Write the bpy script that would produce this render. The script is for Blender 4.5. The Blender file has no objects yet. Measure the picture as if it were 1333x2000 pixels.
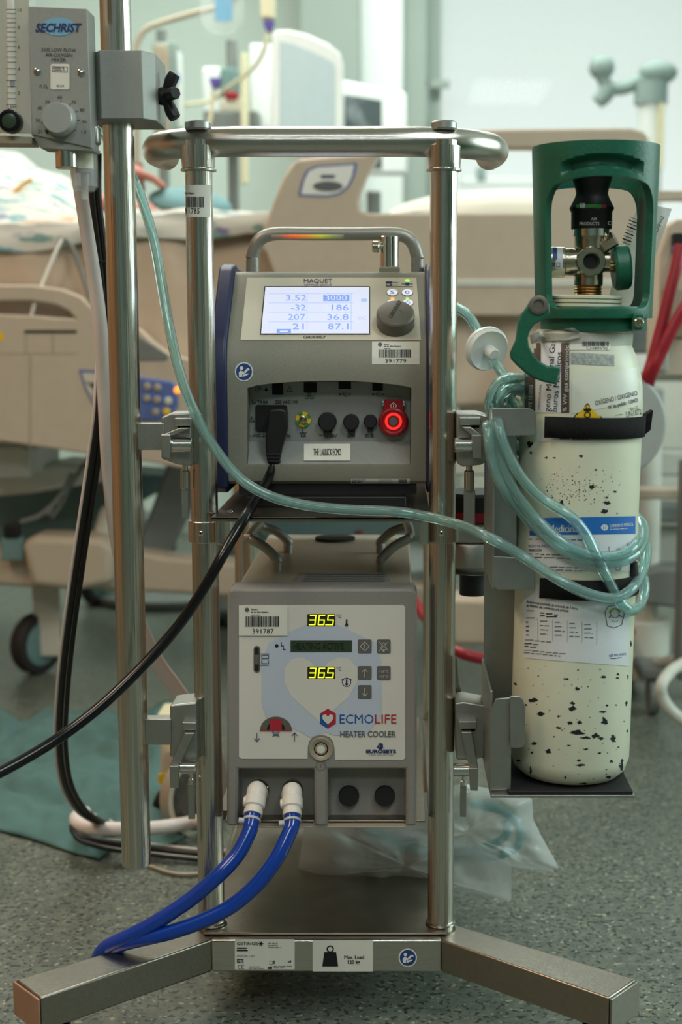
import bpy, bmesh, math, random
from mathutils import Vector, Matrix, noise
from mathutils.bvhtree import BVHTree
R = math.radians
random.seed(7)
scn = bpy.context.scene
COL = scn.collection
# ---------------------------------------------------------------- camera
F, CX, CY, H, PITCH = 2800.0, 775.0, 1000.0, 0.88, R(7.5)      # photograph taken as 1333 x 2000
cs, sn = math.cos(PITCH), math.sin(PITCH)
cd = bpy.data.cameras.new('camera'); cam = bpy.data.objects.new('camera', cd); COL.objects.link(cam)
cam.location = (0, 0, H); cam.rotation_euler = (R(90) - PITCH, 0, 0)
cd.sensor_fit = 'VERTICAL'; cd.sensor_height = 36; cd.sensor_width = 24; cd.lens = F / 2000 * 36
cd.shift_x = (666.5 - CX) / 2000; cd.clip_start = .05
cd.dof.use_dof = True; cd.dof.focus_distance = 1.74; cd.dof.aperture_fstop = 3.7
scn.camera = cam
scn.view_settings.view_transform = 'Standard'; scn.view_settings.look = 'None'
scn.view_settings.gamma = 1; scn.view_settings.use_curve_mapping = False
scn.view_settings.exposure = 0.0
# ---------------------------------------------------------------- world and lights
w = bpy.data.worlds.new('world'); scn.world = w; w.use_nodes = True
_n = w.node_tree; _g = _n.nodes.new('ShaderNodeTexCoord'); _s = _n.nodes.new('ShaderNodeSeparateXYZ'); _r = _n.nodes.new('ShaderNodeValToRGB')
_n.links.new(_g.outputs['Generated'], _s.inputs[0]); _n.links.new(_s.outputs['Z'], _r.inputs[0]); _n.links.new(_r.outputs[0], _n.nodes['Background'].inputs[0])
_r.color_ramp.elements[0].position = .04; _r.color_ramp.elements[0].color = (.90, .97, .94, 1)      # hazy overcast sky, whiter towards the horizon
_r.color_ramp.elements[1].position = .22; _r.color_ramp.elements[1].color = (.62, .74, .69, 1)
_n.nodes['Background'].inputs[1].default_value = 1.0
def area(name, loc, tgt, sx, sy, power, col):
    l = bpy.data.lights.new(name, 'AREA'); l.shape = 'RECTANGLE'; l.size = sx; l.size_y = sy; l.energy = power; l.color = col
    o = bpy.data.objects.new(name, l); COL.objects.link(o); o.location = loc
    o.rotation_euler = (Vector(tgt) - Vector(loc)).to_track_quat('-Z', 'Y').to_euler(); return o
area('ceiling_lamp_warm', (-1.7, .9, 2.72), (-1.7, 1.0, 0), .6, 1.2, 34, (1, .76, .54))
area('ceiling_lamp_front', (.9, .2, 2.72), (.9, .2, 0), .6, 1.2, 31, (.88, .99, 1))
area('front_fill_lamp', (-.3, -1.2, 2.72), (-.3, -1.0, 0), 1.2, .6, 25, (.92, .98, 1))  # unseen lamp behind the camera, added to brighten the foreground
area('ceiling_lamp_bed', (-.6, 3.2, 2.72), (-.6, 3.2, 0), 1.2, .6, 25, (1, .95, .88))
area('ceiling_lamp_back', (-.2, 4.5, 2.72), (-.3, 4.8, 0), 3.0, .6, 57, (.88, 1, .94))
area('window_daylight', (2.95, 2.2, 1.65), (0, 2.0, .8), 1.8, 1.5, 48, (.78, .98, .96))
# ---------------------------------------------------------------- pixel rays to real places
CAM = Vector((0, 0, H))
def ray(px, py):
    u = (px - CX) / F; v = (py - CY) / F
    return Vector((u, cs - v * sn, -sn - v * cs))
def at(px, py, Y):
    d = ray(px, py); return CAM + d * (Y / d.y)
def atz(px, py, z):
    d = ray(px, py); return CAM + d * ((z - H) / d.z)
def atp(px, py, P0, N):
    d = ray(px, py); return CAM + d * ((P0 - CAM).dot(N) / d.dot(N))
def pz(py, Y): return at(CX, py, Y).z
def pxs(n, Y): return n * Y / .99 / F          # n pixels at depth Y in metres
def crop(ox, oy, s, pts): return [(ox + x / s, oy + y / s) for x, y in pts]
# ---------------------------------------------------------------- materials
def lin(c):
    c = c / 255; return c / 12.92 if c <= .04045 else ((c + .055) / 1.055) ** 2.4
def rgb(r, g, b): return (lin(r), lin(g), lin(b), 1)
def mat(name, c, rough=.5, metal=0, var=.06, scale=40, bump=0.0, bscale=200, emit=0, trans=0, alpha=1, ior=1.45, stretch=None, coat=0, c2=None, thr=None, aniso=0):
    m = bpy.data.materials.new(name); m.use_nodes = True; nt = m.node_tree; b = nt.nodes['Principled BSDF']
    I = b.inputs; col = rgb(*c)
    I['Base Color'].default_value = col; I['Roughness'].default_value = rough; I['Metallic'].default_value = metal
    I['Transmission Weight'].default_value = trans; I['Alpha'].default_value = alpha; I['IOR'].default_value = ior; I['Coat Weight'].default_value = coat
    I['Anisotropic'].default_value = aniso
    if emit:
        I['Emission Color'].default_value = col; I['Emission Strength'].default_value = emit
    tc = nt.nodes.new('ShaderNodeTexCoord'); mp = nt.nodes.new('ShaderNodeMapping'); nt.links.new(tc.outputs['Object'], mp.inputs[0])
    if stretch: mp.inputs['Scale'].default_value = stretch
    if var or c2:
        n = nt.nodes.new('ShaderNodeTexNoise'); n.inputs['Scale'].default_value = scale; n.inputs['Detail'].default_value = 5
        nt.links.new(mp.outputs[0], n.inputs['Vector'])
        r = nt.nodes.new('ShaderNodeValToRGB'); e = r.color_ramp.elements
        if c2:
            e[0].position, e[1].position = thr; e[0].color = col; e[1].color = rgb(*c2)
        else:
            e[0].position, e[1].position = .3, .7
            e[0].color = tuple(x * (1 - var) for x in col[:3]) + (1,); e[1].color = tuple(min(1, x * (1 + var)) for x in col[:3]) + (1,)
        nt.links.new(n.outputs['Fac'], r.inputs[0]); nt.links.new(r.outputs[0], I['Base Color'])
        if emit: nt.links.new(r.outputs[0], I['Emission Color'])
    if bump:
        n2 = nt.nodes.new('ShaderNodeTexNoise'); n2.inputs['Scale'].default_value = bscale; n2.inputs['Detail'].default_value = 3
        nt.links.new(mp.outputs[0], n2.inputs['Vector'])
        bp = nt.nodes.new('ShaderNodeBump'); bp.inputs['Strength'].default_value = bump; bp.inputs['Distance'].default_value = .002
        nt.links.new(n2.outputs['Fac'], bp.inputs['Height']); nt.links.new(bp.outputs[0], I['Normal'])
    return m
M = {}
def mk(k, *a, **kw): M[k] = mat(k, *a, **kw); return M[k]
mk('steel', (205, 200, 190), .2, 1, .2, 30, .3, 40, stretch=(14, 14, .12))
mk('steel_leg', (158, 152, 142), .32, 1, .05, 160, .12, 500)
mk('end_cap', (172, 132, 108), .45, .3, .06)
mk('steel_h', (200, 195, 186), .22, 1, .08, 30, .12, 90, stretch=(.6, 60, 60))
mk('steel_plate', (146, 138, 126), .36, 1, .1, 24, .1, 150)
mk('chrome', (215, 212, 205), .14, 1, .03)
mk('alu', (170, 170, 164), .42, 1, .05, 60, .1, 700)
mk('alu_paint', (150, 152, 146), .5, .35, .04, 300, .1, 2200)
mk('housing', (136, 134, 120), .5, .15, .04, 300, .2, 900)
mk('panel', (206, 198, 178), .45, 0, .02)
mk('bumper', (34, 42, 78), .42, 0, .05)
mk('black', (18, 18, 19), .5, 0, .1)
mk('black_gloss', (14, 14, 16), .22, 0, .05)
mk('rubber', (26, 26, 27), .65, 0, .12)
mk('dark_gap', (8, 8, 8), .8, 0, 0)
mk('strap', (16, 17, 18), .95, 0, .35, 500, .8, 900)
mk('knob_grey', (108, 104, 94), .5, .3, .06)
mk('white_print', (232, 232, 226), .5, 0, 0)
mk('sticker', (222, 220, 208), .45, 0, .03, 30)
mk('ink', (22, 22, 24), .6, 0, 0)
mk('ink_grey', (96, 98, 100), .6, 0, 0)
mk('ink_light', (190, 192, 186), .6, 0, 0)
mk('ink_blue', (30, 84, 150), .6, 0, 0)
mk('ink_navy', (28, 48, 96), .6, 0, 0)
mk('ink_red', (176, 38, 52), .6, 0, 0)
mk('ink_green', (150, 172, 70), .6, 0, 0)
mk('sign_blue', (32, 66, 128), .5, 0, .02)
mk('heater_grey', (140, 136, 130), .5, 0, .03, 300, .25, 700)
mk('heater_metal', (172, 160, 140), .42, .25, .04, 200, .15, 600)
mk('membrane', (216, 212, 202), .42, 0, .02, 20)
mk('pale_blue', (190, 198, 212), .42, 0, .01)
mk('membrane_in', (216, 212, 202), .42, 0, .01)
mk('key', (100, 96, 92), .5, 0, .03)
mk('lcd', (54, 68, 52), .25, 0, .05)
mk('lcd_ink', (26, 34, 27), .4, 0, 0)
mk('led_back', (42, 44, 14), .3, 0, 0)
mk('led_digit', (225, 235, 40), .4, 0, 0, emit=1.1)
mk('green_led', (120, 255, 60), .4, 0, 0, emit=2.0)
mk('orange_led', (255, 150, 40), .4, 0, 0, emit=1.6)
mk('red_led', (255, 40, 34), .4, 0, 0, emit=1.5)
mk('button_lit', (225, 228, 245), .4, 0, 0, emit=.55)
mk('screen', (160, 164, 180), .3, 0, 0, emit=1.5)
mk('screen_ink', (120, 136, 170), .3, 0, 0, emit=1.7)
mk('screen_dark', (84, 108, 160), .3, 0, 0, emit=1.9)
mk('red_cap', (150, 16, 30), .35, 0, .05)
mk('yellow', (232, 190, 30), .5, 0, .02)
mk('earth_green', (60, 140, 60), .5, 0, .02)
mk('brass', (190, 150, 90), .3, 1, .1)
mk('nickel', (190, 180, 160), .22, 1, .12, 60, .25, 120)
mk('guard_green', (26, 92, 70), .42, 0, .12, 30, .2, 250)
mk('cyl_paint', (212, 214, 190), .36, 0, .05, 14, .12, 40)
mk('tape', (200, 205, 195), .3, 0, .1, 60, .5, 80, alpha=.55)
mk('chip', (24, 28, 34), .7, 0, .2)
mk('scuff', (150, 158, 152), .6, 0, .3, 300)
mk('label_white', (214, 218, 220), .4, 0, .03)
mk('label_clear', (218, 220, 206), .38, 0, .02)
mk('label_brown', (84, 66, 56), .4, 0, .08)
mk('label_blue', (36, 108, 184), .4, 0, .02)
mk('hose_blue', (14, 62, 158), .18, 0, .05, coat=.3)
mk('conn_white', (228, 222, 212), .4, 0, .02)
mk('conn_clear', (214, 214, 220), .3, 0, .02, alpha=.75)
mk('white_hose', (226, 214, 208), .45, 0, .03)
mk('tube', (214, 246, 243), .04, 0, .01, trans=.88, ior=1.36)
mk('dial', (180, 182, 178), .32, .45, .03)
mk('tube_bag', (110, 206, 212), .2, 0, .02, trans=.3)
mk('filter', (232, 238, 234), .35, 0, .01, trans=.15)
mk('acrylic', (226, 236, 230), .08, 0, 0, alpha=.34)
mk('clear', (236, 240, 238), .04, 0, 0, alpha=.16)
mk('bag_film', (240, 243, 241), .09, 0, 0, bump=1, bscale=40, alpha=.44)
mk('paper', (224, 220, 208), .6, 0, .03)
mk('bed_beige', (194, 178, 158), .45, 0, .03)
mk('bed_pale', (206, 206, 194), .5, 0, .04)
mk('bed_grey', (116, 120, 116), .5, 0, .08, 12)
mk('bed_blue', (88, 108, 170), .5, 0, .03)
mk('bed_teal', (110, 138, 136), .6, 0, .1, 8)
mk('dark_teal', (62, 84, 88), .6, 0, .1, 8)
mk('wheel', (44, 40, 40), .6, 0, .08)
mk('sheet', (226, 222, 208), .85, 0, .04, 6)
mk('skin', (176, 112, 96), .55, 0, .08, 20)
mk('pillow_teal', (112, 150, 154), .85, 0, .06)
mk('drape', (84, 118, 116), .9, 0, .1, 12)
mk('wall_paint', (206, 220, 210), .8, 0, .015, 3)
mk('wall_front', (104, 122, 116), .7, 0, .03, 3)
mk('wall_warm', (168, 122, 86), .8, 0, .02, 3)
mk('column_grey', (156, 166, 158), .8, 0, .02, 3)
mk('ceiling_paint', (226, 230, 224), .9, 0, .01, 3)
mk('white_plastic', (228, 232, 228), .4, 0, .02)
mk('cream', (220, 212, 178), .5, 0, .03)
mk('purple', (88, 74, 150), .45, 0, .02)
mk('monitor_glass', (184, 202, 206), .2, 0, .02)
mk('scan', (70, 82, 84), .35, 0, 0, c2=(150, 160, 160), thr=(.52, .7), scale=9)
mk('red_hose', (150, 28, 42), .35, 0, .05)
mk('lamp_grey', (138, 156, 150), .6, 0, .02)
mk('stand_grey', (168, 174, 170), .5, 0, .03)
mk('glass_pane', (236, 246, 241), .03, 0, 0, alpha=.12)
mk('orange_tube', (214, 160, 70), .3, 0, .05)
mk('silver_paint', (158, 156, 148), .4, .5, .04, 300, .12, 900)
# floor: speckled vinyl
def floor_mat():
    m = bpy.data.materials.new('vinyl_floor'); m.use_nodes = True; nt = m.node_tree; b = nt.nodes['Principled BSDF']
    tc = nt.nodes.new('ShaderNodeTexCoord')
    def nz(scale, lo, hi, c0, c1, detail=3):
        n = nt.nodes.new('ShaderNodeTexNoise'); n.inputs['Scale'].default_value = scale; n.inputs['Detail'].default_value = detail
        nt.links.new(tc.outputs['Object'], n.inputs['Vector'])
        r = nt.nodes.new('ShaderNodeValToRGB'); r.color_ramp.elements[0].position = lo; r.color_ramp.elements[1].position = hi
        r.color_ramp.elements[0].color = c0; r.color_ramp.elements[1].color = c1
        nt.links.new(n.outputs['Fac'], r.inputs[0]); return r
    base = nz(60, .35, .65, rgb(92, 100, 92), rgb(114, 120, 107))
    sp = nz(130, .56, .62, (0, 0, 0, 1), (1, 1, 1, 1), 2)
    sp2 = nz(120, .64, .70, (0, 0, 0, 1), (1, 1, 1, 1), 2)
    mx = nt.nodes.new('ShaderNodeMix'); mx.data_type = 'RGBA'
    nt.links.new(sp.outputs[0], mx.inputs['Factor']); nt.links.new(base.outputs[0], mx.inputs[6]); mx.inputs[7].default_value = rgb(52, 58, 54)
    mx2 = nt.nodes.new('ShaderNodeMix'); mx2.data_type = 'RGBA'
    nt.links.new(sp2.outputs[0], mx2.inputs['Factor']); nt.links.new(mx.outputs[2], mx2.inputs[6]); mx2.inputs[7].default_value = rgb(170, 164, 142)
    nt.links.new(mx2.outputs[2], b.inputs['Base Color']); b.inputs['Roughness'].default_value = .36
    return m
M['floor'] = floor_mat()
def blanket_mat():
    m = bpy.data.materials.new('printed_sheet'); m.use_nodes = True; nt = m.node_tree; b = nt.nodes['Principled BSDF']; b.inputs['Roughness'].default_value = .9
    tc = nt.nodes.new('ShaderNodeTexCoord'); prev = None; base = rgb(204, 201, 190)
    for i, (sc, lo, c) in enumerate([(11, .55, (120, 160, 170)), (9, .60, (120, 104, 150)), (15, .57, (120, 148, 140)), (6, .64, (206, 160, 120))]):
        mp = nt.nodes.new('ShaderNodeMapping'); mp.inputs['Location'].default_value = (i * 3.7, i * 1.9, i); mp.inputs['Scale'].default_value = (1, 2.2, 2.2)
        nt.links.new(tc.outputs['Object'], mp.inputs[0])
        n = nt.nodes.new('ShaderNodeTexNoise'); n.inputs['Scale'].default_value = sc; n.inputs['Detail'].default_value = 4; nt.links.new(mp.outputs[0], n.inputs['Vector'])
        r = nt.nodes.new('ShaderNodeValToRGB'); r.color_ramp.elements[0].position = lo; r.color_ramp.elements[1].position = lo + .07
        nt.links.new(n.outputs['Fac'], r.inputs[0])
        mx = nt.nodes.new('ShaderNodeMix'); mx.data_type = 'RGBA'; nt.links.new(r.outputs[0], mx.inputs['Factor'])
        if prev: nt.links.new(prev, mx.inputs[6])
        else: mx.inputs[6].default_value = base
        mx.inputs[7].default_value = rgb(*c); prev = mx.outputs[2]
    nt.links.new(prev, b.inputs['Base Color']); return m
M['printed_sheet'] = blanket_mat()
def glint_mat():  # painted glint: orange to green gradient with a faint glow of its own
    m = bpy.data.materials.new('glint_strip'); m.use_nodes = True; nt = m.node_tree; b = nt.nodes['Principled BSDF']
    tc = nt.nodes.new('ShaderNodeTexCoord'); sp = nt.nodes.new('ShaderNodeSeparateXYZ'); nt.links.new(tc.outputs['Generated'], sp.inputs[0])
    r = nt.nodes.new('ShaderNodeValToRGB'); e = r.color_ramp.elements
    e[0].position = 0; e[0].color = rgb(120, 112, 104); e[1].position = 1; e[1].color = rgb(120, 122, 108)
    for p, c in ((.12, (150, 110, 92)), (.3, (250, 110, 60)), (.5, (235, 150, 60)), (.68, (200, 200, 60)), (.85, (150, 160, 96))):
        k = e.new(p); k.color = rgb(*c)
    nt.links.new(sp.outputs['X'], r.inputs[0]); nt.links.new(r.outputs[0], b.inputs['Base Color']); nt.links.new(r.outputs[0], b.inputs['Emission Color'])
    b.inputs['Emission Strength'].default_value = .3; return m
M['glint'] = glint_mat()
# ---------------------------------------------------------------- objects
def thing(name, label, cat, loc=(0, 0, 0), group=None):
    o = bpy.data.objects.new(name, None); COL.objects.link(o); o.location = loc; o.empty_display_size = .05
    tag(o, label, cat, group); return o
def tag(o, label, cat, group=None):
    o['label'] = label; o['category'] = cat
    if group: o['group'] = group
    return o
def root_loc(p):
    while p.parent: p = p.parent
    return Vector(p.location)
# ---------------------------------------------------------------- mesh builder (world coordinates)
def catmull(P, n=5):
    P = [Vector(p) for p in P]
    if len(P) < 3: return P
    Q = [P[0] * 2 - P[1]] + P + [P[-1] * 2 - P[-2]]; out = []
    for i in range(1, len(Q) - 2):
        a, b, c, d = Q[i - 1:i + 3]
        for k in range(n):
            t = k / n
            out.append(.5 * ((2 * b) + (c - a) * t + (2 * a - 5 * b + 4 * c - d) * t * t + (3 * b - a - 3 * c + d) * t ** 3))
    out.append(P[-1]); return out
class MB:
    def __init__(s): s.v = []; s.f = []; s.m = []; s.mats = []
    def add(s, vs, fs, m):
        m = M[m] if isinstance(m, str) else m
        if m not in s.mats: s.mats.append(m)
        k = s.mats.index(m); o = len(s.v); s.v += [Vector(v) for v in vs]
        for f in fs: s.f.append([i + o for i in f]); s.m.append(k)
        return s
    def box(s, x0, x1, y0, y1, z0, z1, m):
        vs = [(x, y, z) for z in (z0, z1) for x, y in ((x0, y0), (x1, y0), (x1, y1), (x0, y1))]
        return s.add(vs, [(3, 2, 1, 0), (4, 5, 6, 7), (0, 1, 5, 4), (1, 2, 6, 5), (2, 3, 7, 6), (3, 0, 4, 7)], m)
    def pbox(s, px0, py0, px1, py1, Y, d, m):                  # box whose front face fills the pixel rectangle at depth Y
        a = at(px0, py1, Y); b = at(px1, py0, Y); return s.box(a.x, b.x, Y, Y + d, a.z, b.z, m)
    def prism(s, P, d, m, holes=()):
        P = [Vector(p) for p in P]; d = Vector(d)
        if not holes:
            n = len(P); nrm = Vector()
            for i in range(n): nrm += (P[i]).cross(P[(i + 1) % n])
            if nrm.dot(d) > 0: P.reverse()
            return s.add(P + [p + d for p in P], [list(range(n)), list(range(2 * n - 1, n - 1, -1))] + [(i, i + n, (i + 1) % n + n, (i + 1) % n) for i in range(n)], m)
        bm = bmesh.new(); loops = [P] + [[Vector(h) for h in hh] for hh in holes]; eds = []
        for L in loops:
            vs = [bm.verts.new(p) for p in L]
            eds += [bm.edges.new((vs[i], vs[(i + 1) % len(vs)])) for i in range(len(vs))]
        bmesh.ops.triangle_fill(bm, edges=eds, use_beauty=True)
        g = bmesh.ops.extrude_face_region(bm, geom=list(bm.faces))
        bmesh.ops.translate(bm, verts=[e for e in g['geom'] if isinstance(e, bmesh.types.BMVert)], vec=d)
        bmesh.ops.recalc_face_normals(bm, faces=list(bm.faces)); bm.verts.index_update()
        s.add([v.co.copy() for v in bm.verts], [[v.index for v in f.verts] for f in bm.faces], m); bm.free(); return s
    def pprism(s, pts, Y, d, m, holes=()):
        return s.prism([at(x, y, Y) for x, y in pts], (0, d, 0), m, [[at(x, y, Y) for x, y in h] for h in holes])
    def lathe(s, prof, o, ax, m, n=32):
        o = Vector(o); ax = Vector(ax).normalized(); a = ax.orthogonal().normalized()
        if abs(ax.z) > .9: a = (Vector((1, 0, 0)) - ax * ax.x).normalized()
        b = ax.cross(a); vs = []; fs = []
        for r, h in prof:
            for k in range(n):
                t = 2 * math.pi * k / n; vs.append(o + ax * h + (a * math.cos(t) + b * math.sin(t)) * max(r, 1e-5))
        for i in range(len(prof) - 1):
            for k in range(n):
                k2 = (k + 1) % n; fs.append((i * n + k, i * n + k2, (i + 1) * n + k2, (i + 1) * n + k))
        if prof[0][0] > 1e-4: fs.append(list(range(n - 1, -1, -1)))
        if prof[-1][0] > 1e-4: fs.append([(len(prof) - 1) * n + k for k in range(n)])
        return s.add(vs, fs, m)
    def cyl(s, a, b, r, m, n=24, r2=None, ch=0):
        a = Vector(a); b = Vector(b); L = (b - a).length; r2 = r if r2 is None else r2
        pr = [(r - ch, 0), (r, ch), (r2, L - ch), (r2 - ch, L)] if ch else [(r, 0), (r2, L)]
        return s.lathe(pr, a, b - a, m, n)
    def tube(s, P, r, m, n=12, res=5, inner=0):
        r = list(r) if isinstance(r, (list, tuple)) else [r] * len(P)
        rv = catmull([Vector((x, 0, 0)) for x in r], res); P = catmull(P, res)
        if len(P) == 2: rv = [Vector((r[0], 0, 0)), Vector((r[1], 0, 0))]
        N = len(P); t0 = (P[1] - P[0]).normalized(); up = t0.orthogonal().normalized(); rows = []
        for i in range(N):
            t = (P[min(i + 1, N - 1)] - P[max(i - 1, 0)]).normalized()
            up = (up - t * up.dot(t)).normalized(); side = t.cross(up)
            rows.append((P[i], up.copy(), side, rv[i].x))
        def ring(k, q): return [p + (u * math.cos(2 * math.pi * j / n) + sd * math.sin(2 * math.pi * j / n)) * q * rr for p, u, sd, rr in (rows[k],) for j in range(n)]
        vs = []; fs = []
        for k in range(N): vs += ring(k, 1)
        for k in range(N - 1):
            for j in range(n): j2 = (j + 1) % n; fs.append((k * n + j, k * n + j2, (k + 1) * n + j2, (k + 1) * n + j))
        if not inner: fs += [list(range(n - 1, -1, -1)), [(N - 1) * n + j for j in range(n)]]
        else:
            o = len(vs)
            for k in range(N): vs += ring(k, inner)
            for k in range(N - 1):
                for j in range(n): j2 = (j + 1) % n; fs.append((o + k * n + j2, o + k * n + j, o + (k + 1) * n + j, o + (k + 1) * n + j2))
            for j in range(n):
                j2 = (j + 1) % n; fs += [(j2, j, o + j, o + j2), ((N - 1) * n + j, (N - 1) * n + j2, o + (N - 1) * n + j2, o + (N - 1) * n + j)]
        return s.add(vs, fs, m)
    def ball(s, c, r, m, n=16, sc=(1, 1, 1)):
        k = n // 2; o = len(s.v)
        s.lathe([(r * math.sin(math.pi * i / k), -r * math.cos(math.pi * i / k)) for i in range(k + 1)], (0, 0, 0), (0, 0, 1), m, n)
        c = Vector(c)
        for i in range(o, len(s.v)): s.v[i] = Vector((s.v[i].x * sc[0], s.v[i].y * sc[1], s.v[i].z * sc[2])) + c
        return s
    def grid(s, fn, nu, nv, m):
        vs = [fn(i / nu, j / nv) for j in range(nv + 1) for i in range(nu + 1)]
        return s.add(vs, [(j * (nu + 1) + i, j * (nu + 1) + i + 1, (j + 1) * (nu + 1) + i + 1, (j + 1) * (nu + 1) + i) for j in range(nv) for i in range(nu)], m)
    def mesh(s, name, off=Vector()):
        me = bpy.data.meshes.new(name); me.from_pydata([v - off for v in s.v], [], s.f)
        for q in s.mats: me.materials.append(q)
        me.polygons.foreach_set('material_index', s.m)
        me.polygons.foreach_set('use_smooth', [True] * len(s.f)); me.update()
        if not getattr(s, 'soft', False): me.set_sharp_from_angle(angle=R(32))
        return me
    def build(s, name, parent=None, label=None, cat=None, group=None, kind=None, bevel=0, solid=0, sub=0, loc=None):
        if parent is not None: off = root_loc(parent)
        elif loc is not None: off = Vector(loc)
        else:
            xs = [v.x for v in s.v]; ys = [v.y for v in s.v]; zs = [v.z for v in s.v]
            off = Vector(((min(xs) + max(xs)) / 2, (min(ys) + max(ys)) / 2, min(zs)))
        o = bpy.data.objects.new(name, s.mesh(name, off)); COL.objects.link(o)
        if parent is not None: o.parent = parent
        else: o.location = off
        if label: o['label'] = label
        if cat: o['category'] = cat
        if group: o['group'] = group
        if kind: o['kind'] = kind
        if solid:
            q = o.modifiers.new('solid', 'SOLIDIFY'); q.thickness = solid; q.offset = -1
        if bevel:
            q = o.modifiers.new('bevel', 'BEVEL'); q.width = bevel; q.segments = 3; q.limit_method = 'ANGLE'; q.angle_limit = R(40); q.harden_normals = False
        if sub:
            q = o.modifiers.new('sub', 'SUBSURF'); q.levels = sub; q.render_levels = sub
        return o
def cut(o, cutters):
    for c in cutters:
        co = bpy.data.objects.new('cutter', c.mesh('cutter')); COL.objects.link(co); co.location = (0, 0, 0)
        q = o.modifiers.new('cut', 'BOOLEAN'); q.object = co; q.solver = 'EXACT'
        keep = [m for m in o.modifiers if m.type == 'BEVEL']
        for m in keep: m.show_viewport = False
        dg = bpy.context.evaluated_depsgraph_get(); dg.update()
        me = bpy.data.meshes.new_from_object(o.evaluated_get(dg)); me.polygons.foreach_set('use_smooth', [True] * len(me.polygons)); me.set_sharp_from_angle(angle=R(32))
        o.modifiers.remove(q); o.data = me; bpy.data.objects.remove(co)
        for m in keep: m.show_viewport = True
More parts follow.
